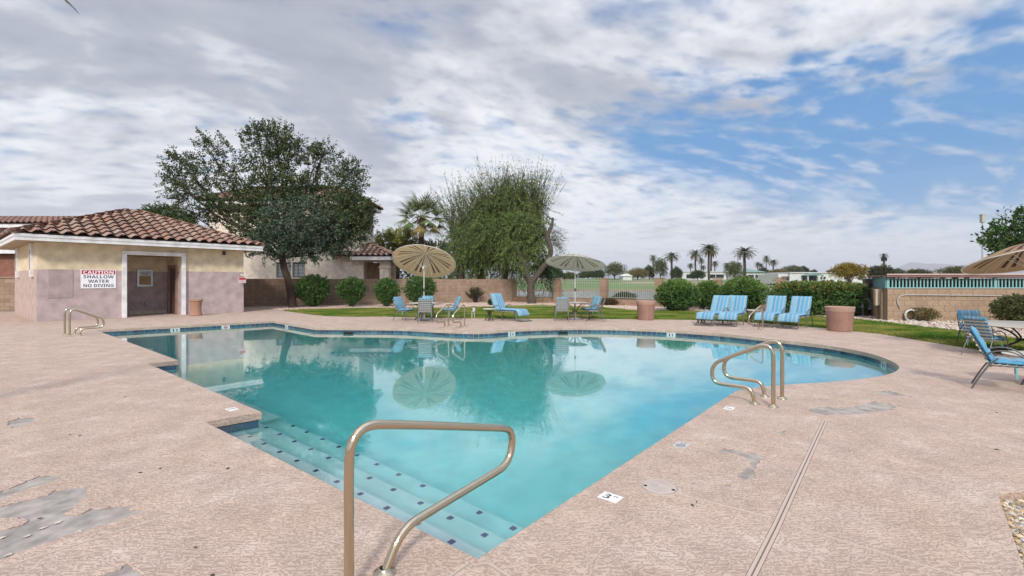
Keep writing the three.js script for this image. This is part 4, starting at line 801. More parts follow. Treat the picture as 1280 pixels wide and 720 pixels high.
// ---------------------------------------------------------------- outdoor furniture
function stripes(seed, n = 3) {                        // woven stripes running along the cushion
  const c = document.createElement('canvas'); c.width = 256; c.height = 64;
  const x = c.getContext('2d'), r = rngOf(seed);
  x.fillStyle = '#5a9aba'; x.fillRect(0, 0, 256, 64);
  const cols = ['#4a8cb2', '#74adc4', '#4684a8', '#5c9cbc', '#84989f'];
  for (let i = 0; i < 22; i++) { x.fillStyle = cols[Math.floor(r() * 5)]; x.fillRect(r() * 256, 0, 5 + 12 * r(), 64); }
  for (let i = 0; i < n; i++) { const p = (i + 0.5) * 256 / n + 10 * (r() - 0.5); x.fillStyle = '#cdd8da'; x.fillRect(p - 6, 0, 12, 64); x.fillStyle = '#4a5a70'; x.fillRect(p - 5, 0, 3, 64); x.fillRect(p + 2, 0, 3, 64); x.fillStyle = '#868c94'; x.fillRect(p - 13, 0, 3, 64); x.fillRect(p + 10, 0, 3, 64); }
  const t = new THREE.CanvasTexture(c); t.colorSpace = THREE.SRGBColorSpace; t.wrapS = t.wrapT = THREE.RepeatWrapping;
  return t;
}
const weave = rep(dataMap(64, 64, (x, y) => 0.5 + 0.25 * Math.sin(x * Math.PI / 4) * Math.sin(y * Math.PI / 4)), 0.03);
const fabric = std({ map: stripes(3, 3), roughness: 0.95, bumpMap: weave, bumpScale: 0.001 }), fabric2 = std({ map: stripes(9, 3), roughness: 0.95, bumpMap: weave, bumpScale: 0.001 });
const fabricLounge = std({ color: rgb(1, 1, 1), map: stripes(12, 5), roughness: 0.95, bumpMap: weave, bumpScale: 0.001 });
const tieMat = std({ color: rgb(0.10, 0.40, 0.43), roughness: 0.9 });
const strapMat = std({ color: rgb(0.47, 0.45, 0.40), roughness: 0.5 }), slingMat = std({ color: rgb(0.36, 0.33, 0.29), roughness: 0.8, bumpMap: weave, bumpScale: 0.002 });
const topMat = std({ color: rgb(0.58, 0.55, 0.47), map: mottMap, roughness: 0.45 });
// a puffed cushion: w across (x), l along (z), t thick; bent along z by profile f(z) -> [y, z]
function cushion(w, l, t, { tuft = 0, nx = 10, nz = 16, bend = null } = {}) {
  const g = new THREE.BoxGeometry(w, t, l, nx, 2, nz), p = g.attributes.position, uv = g.attributes.uv;
  for (let i = 0; i < p.count; i++) {
    let x = p.getX(i), y = p.getY(i), z = p.getZ(i);
    const ex = 1 - Math.pow(Math.abs(2 * x / w), 6), ez = 1 - Math.pow(Math.abs(2 * z / l), 8), puff = 0.45 + 0.55 * Math.max(0, ex) * Math.max(0, ez);
    uv.setXY(i, x / w + 0.5, z / 0.5);
    let yy = y * puff;
    if (tuft) yy -= Math.sign(y) * t * 0.22 * Math.pow(Math.abs(Math.cos(Math.PI * (z / l + 0.5) * tuft)), 10) * (y > 0 ? 1 : 0);
    if (y === 0) { x *= 1.012; z *= 1.006; }
    p.setXYZ(i, x, yy, z);
    if (bend) { const [by, bz, ny, nz2] = bend(z / l + 0.5); p.setXYZ(i, x, by + yy * ny, bz + yy * nz2); }
  }
  let h = mergeVertices(g.deleteAttribute('normal') && g, 1e-4); h.computeVertexNormals();
  return h;
}
// dining chair, seat towards +z
function makeChair(name, label, cushioned, group, mat = fabric, frameMat = greyFrame) {
  const o = thing(name, label, 'chair', V(0, 0, 0), 0, group), R = 0.0125;
  for (const s of [-1, 1]) {
    part('rear_leg', pipe([V(s * 0.27, 0, -0.40), V(s * 0.265, 0.22, -0.30), V(s * 0.26, 0.40, -0.20), V(s * 0.262, 0.52, -0.10)], R, 7), frameMat, o);
    part('front_leg', pipe([V(s * 0.285, 0, 0.30), V(s * 0.285, 0.2, 0.285), V(s * 0.285, 0.42, 0.255), V(s * 0.287, 0.54, 0.20), V(s * 0.29, 0.615, 0.10), V(s * 0.29, 0.645, -0.02), V(s * 0.288, 0.62, -0.16), V(s * 0.272, 0.55, -0.26)], R, 7), frameMat, o);
  }
  const bk = (t) => V(0, 0.40 + 0.50 * t, -0.19 - 0.235 * t);
  part('back_frame', pipe(roundPath([bk(-0.05).setX(-0.255), bk(1).setX(-0.255), bk(1).setX(0.255), bk(-0.05).setX(0.255)], [0.1, 0.09, 0.09], 6), R, 7), frameMat, o);
  part('seat_frame', pipe(roundPath([V(-0.26, 0.40, -0.19), V(-0.26, 0.41, 0.27), V(0.26, 0.41, 0.27), V(0.26, 0.40, -0.19)], [0.1, 0.07, 0.07], 5), R, 7), frameMat, o);
  if (cushioned !== 'sling') {
    for (let i = 0; i < 6; i++) { const p = bk(0.12 + i * 0.165), sl = part('strap', flatBar(p.clone().setX(-0.268).add(V(0, 0, -0.004)), p.clone().setX(0.268).add(V(0, 0, -0.004)), 0.030, 0.022, V(0, 0.425, 0.905).normalize().clone()), strapMat, o); }
    for (let i = 0; i < 5; i++) part('strap', box(0.535, 0.028, 0.05, 0, 0.405, -0.12 + i * 0.088), strapMat, o);
  } else {
    part('sling', flatBar(bk(0.02).clone(), bk(0.97).clone(), 0.49, 0.008, V(0, 0.425, 0.905)), slingMat, o);
    part('seat_sling', box(0.5, 0.008, 0.44, 0, 0.405, 0.04), slingMat, o);
  }
  if (cushioned === 'cushion') {
    part('seat_cushion', cushion(0.50, 0.50, 0.085, { tuft: 2 }).translate(0, 0.462, 0.05), mat, o);
    const a = bk(0.10), b = bk(1.12), dir = b.clone().sub(a), L = dir.length(); dir.normalize();
    const q = cushion(0.49, L, 0.08, { tuft: 3 }); q.applyMatrix4(new THREE.Matrix4().makeBasis(V(1, 0, 0), V(0, 0, 1).applyAxisAngle(V(1, 0, 0), -Math.atan2(-dir.z, dir.y)).normalize(), dir.clone().negate()));
    const m = a.clone().add(b).multiplyScalar(0.5).add(V(0, 0.02, 0.052)); q.translate(m.x, m.y, m.z);
    part('back_cushion', q, mat, o);
    for (const s of [-1, 1]) part('tie', [flatBar(V(s * 0.24, 0.44, -0.21), V(s * 0.25, 0.24, -0.22), 0.018, 0.003, V(0, 0, 1)), flatBar(V(s * 0.262, 0.43, 0.1), V(s * 0.272, 0.22, 0.11), 0.018, 0.003, V(1, 0, 0))], tieMat, o);
  }
  return o;
}
function makeTable(name, label, pos, r, h, group, top = topMat) {
  const o = thing(name, label, 'table', pos, 0.3, group);
  part('table_top', lathe([[0.022, h - 0.03], [r - 0.02, h - 0.03], [r, h - 0.022], [r, h - 0.006], [r - 0.012, h], [0.022, h]], 44), top, o);
  for (let i = 0; i < 4; i++) { const a = i * Math.PI / 2 + 0.5, c = Math.cos(a), s = Math.sin(a); part('leg', pipe([V(c * r * 0.62, 0, s * r * 0.62), V(c * r * 0.50, h * 0.2, s * r * 0.50), V(c * r * 0.16, h * 0.5, s * r * 0.16), V(c * r * 0.30, h * 0.75, s * r * 0.30), V(c * r * 0.62, h - 0.03, s * r * 0.62)], 0.017, 8), darkMetal, o); }
  part('hub', new THREE.TorusGeometry(r * 0.16, 0.016, 8, 24).rotateX(Math.PI / 2).translate(0, h * 0.5, 0), darkMetal, o);
  return o;
}
function canopyTex(base, stripe, pale, seed) {
  const c = document.createElement('canvas'); c.width = 2048; c.height = 256; const x = c.getContext('2d'), r = rngOf(seed);
  x.fillStyle = base; x.fillRect(0, 0, 2048, 256);
  for (let i = 0; i < 8; i++) { const a = i * 256; x.fillStyle = stripe; x.fillRect(a + 74, 40, 26, 190); x.fillRect(a + 138, 40, 26, 190); x.fillStyle = pale; x.fillRect(a + 34, 20, 9, 236); x.fillRect(a + 206, 20, 9, 236); x.fillRect(a + 117, 20, 6, 236); }
  for (let i = 0; i < 5000; i++) { x.fillStyle = `rgba(${r() < 0.5 ? '0,0,0' : '255,255,255'},0.035)`; x.fillRect(r() * 2048, r() * 256, 2, 20); }
  const t = new THREE.CanvasTexture(c); t.colorSpace = THREE.SRGBColorSpace; t.wrapS = THREE.RepeatWrapping; return t;
}
// parasol: pole from the ground to the hub, canopy of eight sagging panels tilted on a knuckle; tilt axis given as the direction the underside turns to
function makeParasol(label, base, hubH, R, faceDir, tilt, tex, trim, group) {
  const o = thing('parasol', label, 'parasol', base, 0, group);
  const pale = std({ color: rgb(0.62, 0.62, 0.6), roughness: 0.4, metalness: 0.3 });
  part('base', lathe([[0, 0], [0.23, 0], [0.235, 0.02], [0.2, 0.06], [0.05, 0.09], [0.045, 0.35], [0, 0.35]], 32), std({ color: rgb(0.2, 0.2, 0.2), roughness: 0.6 }), o);
  part('pole', bar(V(0, 0.05, 0), V(0, hubH - 0.12, 0), 0.019, 0.019, 14), pale, o);
  // frame of the tilted head: local +y is the canopy axis
  const axis = V(0, 1, 0).cross(V(-faceDir.x, 0, -faceDir.z)).normalize(), q = new THREE.Quaternion().setFromAxisAngle(axis, tilt), hub = V(0, hubH - 0.12, 0);
  const T = new THREE.Matrix4().compose(hub, q, V(1, 1, 1)), rise = 0.30 * R, N = 8, rad = 10;
  const pos = [], uv = [], idx = [];
  const rib = (t) => [t * R * (1 - 0.02 * t * t), rise * (1 - Math.pow(t, 1.6)) + 0.10];
  for (let i = 0; i <= N * 6; i++) for (let k = 0; k <= rad; k++) {
    const f = (i % 6) / 6, t = k / rad, a = i / (N * 6) * Math.PI * 2, sag = Math.sin(f * Math.PI), [rr, y] = rib(t), chord = 1 + 0.004 * sag * t;
    pos.push(Math.cos(a) * rr * chord, y - 0.055 * R * sag * t * (1.15 - t), Math.sin(a) * rr * chord); uv.push(i / (N * 6), t);
    if (i < N * 6 && k < rad) { const p = i * (rad + 1) + k; idx.push(p, p + 1, p + rad + 1, p + 1, p + rad + 2, p + rad + 1); }
  }
  const g = new THREE.BufferGeometry(); g.setAttribute('position', new THREE.Float32BufferAttribute(pos, 3)); g.setAttribute('uv', new THREE.Float32BufferAttribute(uv, 2)); g.setIndex(idx); g.computeVertexNormals(); g.applyMatrix4(T);
  const cloth = new THREE.MeshPhysicalMaterial({ map: tex, roughness: 1, transmission: 0.35, thickness: 0, specularIntensity: 0.2, side: THREE.DoubleSide });
  const can = part('canopy', g, cloth, o);
  const rim = []; for (let i = 0; i <= N * 6; i++) { const p = V(pos[(i * (rad + 1) + rad) * 3], pos[(i * (rad + 1) + rad) * 3 + 1], pos[(i * (rad + 1) + rad) * 3 + 2]); rim.push(p.applyMatrix4(T)); }
  part('hem', pipe(rim, 0.012, 6), trim, can);
  for (let i = 0; i < N; i++) {
    const a = i / N * Math.PI * 2, c = Math.cos(a), s = Math.sin(a), P = (t, dy) => { const [rr, y] = rib(t); return V(c * rr, y + dy, s * rr).applyMatrix4(T); };
    part('rib', pipe([P(0.03, -0.012), P(0.25, -0.014), P(0.5, -0.014), P(0.75, -0.014), P(0.99, -0.012)], 0.0065, 6), pale, o);
    part('strut', bar(V(c * 0.035, -0.16, s * 0.035).applyMatrix4(T), P(0.48, -0.02), 0.006, 0.006, 6), pale, o);
  }
  part('hub', [lathe([[0, 0.12 + rise], [0.05, 0.115 + rise], [0.05, 0.05 + rise], [0, 0.05 + rise]], 20).applyMatrix4(T), lathe([[0.019, -0.20], [0.045, -0.19], [0.045, -0.13], [0.019, -0.12]], 16).applyMatrix4(T), bar(V(0, -0.25, 0).applyMatrix4(T), V(0, 0.12 + rise, 0).applyMatrix4(T), 0.017, 0.017, 10)], pale, o);
  part('crank', [rbox(0.06, 0.12, 0.06, 0.012, 0, 1.15, 0), bar(V(0.03, 1.15, 0), V(0.12, 1.15, 0), 0.006)], darkMetal, o);
  return o;
}
const chair0 = makeChair('dining_chair', 'cushioned strap chair at the left of the tan parasol table, facing right', 'cushion', 'strap dining chairs', fabric);
const faceTo = (from, to) => Math.atan2(to.x - from.x, to.z - from.z);
let used0 = false, used1 = false;
function seat(src, label, pos, turn, s = 0.91) {
  if (src === chair0 && !used0) { used0 = true; src.position.copy(pos); src.rotation.y = turn; src.userData.label = label; src.scale.setScalar(s); return src; }
  return copyOf(src, label, pos, turn, s);
}
{ // dining set 1: tan parasol
  const c = G(530, 400.2), tan = canopyTex('#c3ab82', '#5b4a3f', '#ddd0b2', 4);
  makeTable('round_table', 'round cream patio table under the tan parasol', c, 0.56, 0.67, 'round patio tables');
  makeParasol('tan parasol with brown stripes tilted back over the dining set', c, 2.26, 1.22, V(-0.12, 0, 1).normalize(), 0.50, tan, std({ color: rgb(0.55, 0.52, 0.45), roughness: 0.8 }), 'parasols');
  const A = G(506, 400.6), B = G(531, 402.9), C = G(561, 400.2), Dp = c.clone().add(V(-0.05, 0, -0.85));
  seat(chair0, 'blue cushioned chair at the left of the tan parasol table, facing right', A, Math.PI / 2 - 0.5);
  seat(chair0, 'strap-backed blue chair seen from behind in front of the tan parasol table', B, faceTo(B, c));
  seat(chair0, 'blue cushioned chair at the right of the tan parasol table beside the rails', C.clone().add(V(0.05, 0, 0)), -Math.PI / 2 + 0.42);
  seat(chair0, 'blue chair half hidden on the far side of the tan parasol table', Dp, faceTo(Dp, c));
}
{ // dining set 2: grey parasol
  const c = G(718.8, 399.4), grey = canopyTex('#b4b3a0', '#62625a', '#cfcdbb', 5);
  makeTable('round_table', 'round patio table with dark crossed legs under the grey parasol', c, 0.50, 0.67, 'round patio tables', new THREE.MeshPhysicalMaterial({ color: rgb(0.5, 0.52, 0.5), roughness: 0.15, transmission: 0.6, thickness: 0 }));
  makeParasol('grey-green parasol tilted to the right over the second dining set', c, 2.18, 1.18, V(-0.5, 0, 0.86).normalize(), 0.23, grey, std({ color: rgb(0.30, 0.31, 0.27), roughness: 0.8 }), 'parasols');
  const A = G(702, 401), B = G(738, 399.2), C = G(743.5, 401.2);
  seat(chair0, 'strap-backed blue chair at the left of the grey parasol table', A, faceTo(A, c) + 0.75);
  seat(chair0, 'blue cushioned chair at the right of the grey parasol table, facing left', B, -Math.PI / 2 + 0.55);
  const sl = makeChair('dining_chair', 'tan mesh-backed chair in front at the right of the grey parasol table', 'sling', 'mesh dining chairs', fabric);
  sl.position.copy(C); sl.scale.setScalar(0.91); sl.rotation.y = faceTo(C, c) + 0.45;
}
{ // dining set 3, at the right edge of the picture
  const c = V(10.35, 0, -9.5), tan = canopyTex('#9c7f60', '#40302a', '#b99c78', 6);
  makeTable('round_table', 'cream patio table at the right edge of the picture', c, 1.0, 0.63, 'round patio tables');
  makeParasol('large tan parasol tilted up at the right edge of the picture', c.clone().add(V(0.2, 0, 0)), 1.97, 1.14, V(0.12, 0, 1).normalize(), 0.26, tan, std({ color: rgb(0.62, 0.58, 0.5), roughness: 0.8 }), 'parasols');
  const c2 = G(1304, 482);
  makeTable('side_table', 'low round cream side table cut by the right edge of the picture', c2, 0.42, 0.44, 'low side tables');
  const A = G(1258, 487), B = V(9.5, 0, -9.5), C = V(10.7, 0, -10.95);
  seat(chair0, 'blue cushioned chair nearest the camera at the right edge, facing right', A, 0.80, 0.86);
  seat(chair0, 'blue chair with strap back showing, left side of the right-edge table', B, Math.PI / 2 + 0.25, 0.8);
  seat(chair0, 'blue chair on the far side of the right-edge table', C, faceTo(C, c) - 0.2, 0.82);
}
// lounge chairs: low front, raised back, seat towards +z
function makeLounge(label, group, len = 1.0, backT = 1.15) {
  const o = thing('lounge_chair', label, 'lounge chair', V(0, 0, 0), 0, group), R = 0.014, w = 0.285;
  const b0 = V(0, 0.36, -0.28), bd = V(0, Math.sin(backT), -Math.cos(backT)), f = 0.34 + len;
  for (const s of [-1, 1]) {
    part('armrest', pipe([V(s * 0.335, 0, -0.52), V(s * 0.335, 0.22, -0.44), V(s * 0.335, 0.44, -0.34), V(s * 0.335, 0.55, -0.2), V(s * 0.335, 0.57, -0.06), V(s * 0.335, 0.50, 0.06), V(s * 0.335, 0.34, 0.13), V(s * 0.335, 0, 0.18)], R, 7), greyFrame, o);
    part('side_rail', pipe(roundPath([b0.clone().addScaledVector(bd, 0.60).setX(s * w), b0.clone().setX(s * w), V(s * w, 0.345, f - 0.44), V(s * w, 0.20, f - 0.3)], [0.05, 0.08, 0.1], 6), R, 7), greyFrame, o);
  }
  part('leg', pipe(roundPath([V(-w, 0.30, f - 0.52), V(-w, 0.02, f - 0.34), V(-w, 0.02, f - 0.14), V(w, 0.02, f - 0.14), V(w, 0.02, f - 0.34), V(w, 0.30, f - 0.52)], [0.1, 0.06, 0.05, 0.05, 0.06], 5), R, 7), greyFrame, o, 'sled-shaped front leg');
  part('cross_bar', bar(b0.clone().addScaledVector(bd, 0.59).setX(-w), b0.clone().addScaledVector(bd, 0.59).setX(w), R, R, 7), greyFrame, o);
  for (let i = 0; i < 5; i++) { const p = b0.clone().addScaledVector(bd, 0.06 + 0.12 * i); part('strap', flatBar(p.clone().setX(-w - 0.012), p.clone().setX(w + 0.012), 0.05, 0.03, V(0, Math.cos(backT), Math.sin(backT))), strapMat, o); }
  for (let i = 0; i < Math.round((f - 0.2) / 0.13); i++) { const z = -0.2 + i * 0.13, y = z > f - 0.48 ? 0.345 - (z - f + 0.48) * 1.1 : 0.35; if (y > 0.19) part('strap', box(2 * w + 0.03, 0.03, 0.05, 0, y, z), strapMat, o); }
  // cushion: one long pad folded at the hip, waterfall front
  const path = []; { const top = b0.clone().addScaledVector(bd, 0.66); path.push([top.y, top.z]); for (let i = 1; i <= 8; i++) { const p = b0.clone().addScaledVector(bd, 0.66 * (1 - i / 8)); path.push([p.y + 0.02, p.z + 0.02]); } for (let i = 1; i <= 6; i++) path.push([0.385, lerp(-0.26, f - 0.46, i / 6)]); for (let i = 1; i <= 5; i++) { const a = i / 5 * 1.25; path.push([0.385 - 0.15 * (1 - Math.cos(a)) - 0.02 * i, f - 0.46 + 0.16 * Math.sin(a)]); } }
  const cv = new THREE.CatmullRomCurve3(path.map(([y, z]) => V(0, y, z)), false, 'centripetal'), L = cv.getLength();
  const pad = cushion(0.585, L, 0.075, { nx: 12, nz: 44, bend: (t) => { const p = cv.getPointAt(clamp(t, 0, 1)), d = cv.getTangentAt(clamp(t, 0, 1)); return [p.y + 0.028, p.z, d.z, -d.y]; } });
  part('cushion', pad, fabricLounge, o);
  return o;
}
{
  const g = 'blue striped lounge chairs', h = -0.60;
  const l0 = makeLounge('blue striped lounge chair leftmost of the four beside the round bushes', g, 0.84, 1.08);
  l0.position.copy(G(894, 405)); l0.rotation.y = -0.80;
  copyOf(l0, 'blue striped lounge chair second of the four, before the rightmost round bush', G(917.5, 405.3), -0.68);
  copyOf(l0, 'blue striped lounge chair third of the four, behind the single far rail', G(965, 406.3), -0.78);
  copyOf(l0, 'blue striped lounge chair nearest the big planter, last of the four', G(995.5, 408.4), -0.82);
  const l1 = makeLounge('blue striped chaise standing alone on the far deck beside a small table', g, 0.95, 1.15);
  l1.position.copy(G(631.5, 399.8)); l1.rotation.y = 0.80;
  makeTable('side_table', 'small cream side table on the left of the lone chaise', G(611.5, 401), 0.245, 0.46, 'low side tables');
  makeTable('side_table', 'small cream side table between the second and third lounge chairs', G(938.5, 403.2), 0.25, 0.46, 'low side tables');
  makeTable('side_table', 'small cream side table half hidden left of the leftmost lounge chair', G(877, 404), 0.2, 0.36, 'low side tables');
}
// planters
{
  const terra = std({ color: rgb(0.34, 0.195, 0.15), map: mottMap, bumpMap: stuccoBump, bumpScale: 0.008, roughness: 0.9 }), terra2 = std({ color: rgb(0.43, 0.28, 0.225), map: mottMap, roughness: 0.9 });
  const pot = (label, p, r, h) => { const o = thing('planter', label, 'planter', p, 0, 'terracotta planters'); part('bowl', lathe([[0, 0], [r * 0.82, 0], [r * 0.84, 0.02], [r * 0.955, h * 0.78], [r * 0.96, h * 0.8]], 44), terra, o); part('rim', lathe([[r * 0.97, h * 0.80], [r, h * 0.815], [r * 1.0, h * 0.93], [r * 1.03, h * 0.945], [r * 1.03, h * 0.99], [r * 1.0, h], [r * 0.9, h], [r * 0.88, h * 0.93]], 44), terra2, o); part('soil', new THREE.CircleGeometry(r * 0.9, 32).rotateX(-Math.PI / 2).translate(0, h * 0.93, 0), dirtMat, o); return o; };
  pot('terracotta planter standing alone before the picket fence at the centre', G(807.3, 399.6), 0.355, 0.735);
  pot('large terracotta planter beside the last lounge chair and the hedge', G(1049.6, 413.6), 0.375, 0.73);
}
{ // path light
  const o = thing('path_light', 'small grey path light standing in the lawn behind the far rails', 'lamp', G(591.5, 397.9));
  const m = std({ color: rgb(0.34, 0.34, 0.33), roughness: 0.5 });
  part('post', [box(0.035, 0.24, 0.05, -0.05, 0.12, 0), box(0.035, 0.24, 0.05, 0.05, 0.12, 0), box(0.135, 0.03, 0.06, 0, 0.255, 0)], m, o); part('housing', rbox(0.15, 0.17, 0.13, 0.015, 0.005, 0.355, 0), std({ color: rgb(0.5, 0.5, 0.5), roughness: 0.5 }), o); part('cap', rbox(0.18, 0.035, 0.16, 0.01, 0, 0.46, 0), darkMetal, o); part('lens', box(0.05, 0.10, 0.01, -0.045, 0.36, 0.068), darkMetal, o);
}

// ---------------------------------------------------------------- plants
class Leaves {
  constructor() { this.p = []; this.c = []; this.i = []; }
  // one leaf: from p along dir (unit) with length l and width w; a diamond folded along its middle
  add(p, dir, side, l, w, col) {
    const n = this.p.length / 3, nx = dir.y * side.z - dir.z * side.y, ny = dir.z * side.x - dir.x * side.z, nz = dir.x * side.y - dir.y * side.x, f = w * 0.25;
    const mx = p.x + dir.x * l * 0.5, my = p.y + dir.y * l * 0.5, mz = p.z + dir.z * l * 0.5;
    this.p.push(p.x, p.y, p.z, mx + side.x * w / 2 + nx * f, my + side.y * w / 2 + ny * f, mz + side.z * w / 2 + nz * f, p.x + dir.x * l, p.y + dir.y * l, p.z + dir.z * l, mx - side.x * w / 2 + nx * f, my - side.y * w / 2 + ny * f, mz - side.z * w / 2 + nz * f);
    for (let k = 0; k < 4; k++) this.c.push(col[0], col[1], col[2]);
    this.i.push(n, n + 1, n + 2, n, n + 2, n + 3);
  }
  twig(a, b, r, col) {                                   // a thin three-sided stem
    const d = b.clone().sub(a).normalize(), s = Math.abs(d.y) < 0.9 ? V(0, 1, 0).cross(d).normalize() : V(1, 0, 0).cross(d).normalize(), t = d.clone().cross(s), n = this.p.length / 3;
    for (const [q, rr] of [[a, r], [b, r * 0.4]]) for (let k = 0; k < 3; k++) { const an = k * 2.094, c = Math.cos(an) * rr, e = Math.sin(an) * rr; this.p.push(q.x + s.x * c + t.x * e, q.y + s.y * c + t.y * e, q.z + s.z * c + t.z * e); this.c.push(col[0], col[1], col[2]); }
    for (let k = 0; k < 3; k++) { const m = (k + 1) % 3; this.i.push(n + k, n + m, n + 3 + k, n + m, n + 3 + m, n + 3 + k); }
  }
  geo() { const g = new THREE.BufferGeometry(); g.setAttribute('position', new THREE.Float32BufferAttribute(this.p, 3)); g.setAttribute('color', new THREE.Float32BufferAttribute(this.c, 3)); g.setIndex(this.i); const h = g.toNonIndexed(); h.computeVertexNormals(); return h; }
}
const unit = (r) => { const z = 2 * r() - 1, a = 6.2832 * r(), s = Math.sqrt(1 - z * z); return V(s * Math.cos(a), z, s * Math.sin(a)); };
const perp = (d, r) => { const s = unit(r); return s.addScaledVector(d, -s.dot(d)).normalize(); };
const vary = (c, r, k = 0.35) => { const t = 1 + k * (r() * 2 - 1), y = 1 + 0.22 * (r() * 2 - 1); return [c[0] * t * y, c[1] * t, c[2] * t]; };
// fills a lobe (centre c, radii rad) with twigs of leaves
function lobe(L, r, c, rad, n, o) {
  for (let i = 0; i < n; i++) {
    const u = unit(r); if (o.upper && u.y < -0.2 && r() < o.upper) { u.y *= -1; }
    const k = Math.pow(r(), o.hollow ?? 0.45) * 0.92, b = V(c.x + u.x * rad.x * k, c.y + u.y * rad.y * k, c.z + u.z * rad.z * k);
    const dir = u.clone().multiplyScalar(o.out ?? 1).add(V(0, o.up ?? 0.25, 0)).addScaledVector(unit(r), o.wild ?? 0.5).normalize();
    const len = o.twig * (0.6 + 0.8 * r()), e = b.clone().addScaledVector(dir, len); if (o.droop) e.y -= o.droop * len * (0.5 + r());
    if (o.stem) L.twig(b, e, o.stem, o.stemCol ?? [0.06, 0.045, 0.035]);
    const base = o.cols[Math.floor(r() * o.cols.length)];
    for (let j = 0; j < o.leaves; j++) {
      const t = (j + r()) / o.leaves, p = b.clone().lerp(e, t); p.addScaledVector(unit(r), o.spread ?? 0.05);
      const ld = dir.clone().addScaledVector(unit(r), o.splay ?? 1.1); if (o.hang) ld.y -= o.hang; ld.normalize();
      L.add(p, ld, perp(ld, r), o.size * (0.7 + 0.6 * r()), o.size * (o.wide ?? 0.5) * (0.8 + 0.4 * r()), vary(base, r, o.vary ?? 0.35));
    }
  }
}
// a tree from pixel lobes: [u, v, ru, rv, depth offset, twigs]
function tree(name, label, base, d, { trunk, r0, r1, lobes, leaf, barkMat, limbs = true, seed, group, category = 'tree', extra, mat = leafMat, limbR = 0.07, limbFrom = 1, dense = 1 }) {
  const o = thing(name, label, category, V(0, 0, 0), 0, group), r = rngOf(seed), S = px2m(d), L = new Leaves();
  const tp = trunk.map((p) => (p.isVector3 ? p : at(p[0], p[1], d + (p[2] ?? 0))));
  const tr = part('trunk', taperTube(tp, r0, r1, 18, 10, 0.12), barkMat, o), limbG = [];
  for (const [u, v, ru, rv, dz, n, opt] of lobes) {
    const c = at(u, v, d + dz), rad = V(ru * S, rv * S, (opt?.rz ?? Math.min(ru, rv * 1.4)) * S);
    lobe(L, r, c, rad, Math.round(n * (dense ?? 1)), { ...leaf, ...(opt ?? {}) });
    if (limbs) { const s = tp[Math.max(0, tp.length - 1 - Math.floor(r() * limbFrom))], m = s.clone().lerp(c, 0.5).add(V((r() - 0.5) * 0.5, -0.25 * s.distanceTo(c) * 0.3, (r() - 0.5) * 0.5)); const lr = Math.min(r1 * 0.8, limbR * (0.6 + 0.5 * r())); limbG.push(taperTube([s, m, c, c.clone().add(c.clone().sub(m).multiplyScalar(0.12))], lr, lr * 0.2, 10, 6));
      for (let k = 0; k < 3; k++) { const q = c.clone().add(unit(r).multiply(rad).multiplyScalar(0.75)), mm = m.clone().lerp(c, 0.5 + 0.4 * r()); limbG.push(taperTube([mm, mm.clone().lerp(q, 0.5).addScaledVector(unit(r), 0.15), q], lr * 0.35, lr * 0.1, 5, 5)); } }
  }
  if (extra) extra(L, limbG, r, tp, S);
  if (limbG.length) part('limb', limbG.map((g) => g), barkMat, o, undefined, 'stuff');
  part('crown', L.geo(), mat, o);
  return o;
}
const oakLeaf = { cols: [[0.055, 0.084, 0.036], [0.066, 0.096, 0.040], [0.046, 0.072, 0.034], [0.086, 0.104, 0.038]], leaves: 17, size: 0.135, wide: 0.52, twig: 0.55, up: 0.3, out: 1, wild: 0.55, stem: 0.008, stemCol: [0.05, 0.04, 0.03], hollow: 0.5, spread: 0.09 };
const silver = [[0.080, 0.118, 0.076], [0.066, 0.100, 0.066], [0.096, 0.130, 0.086]];
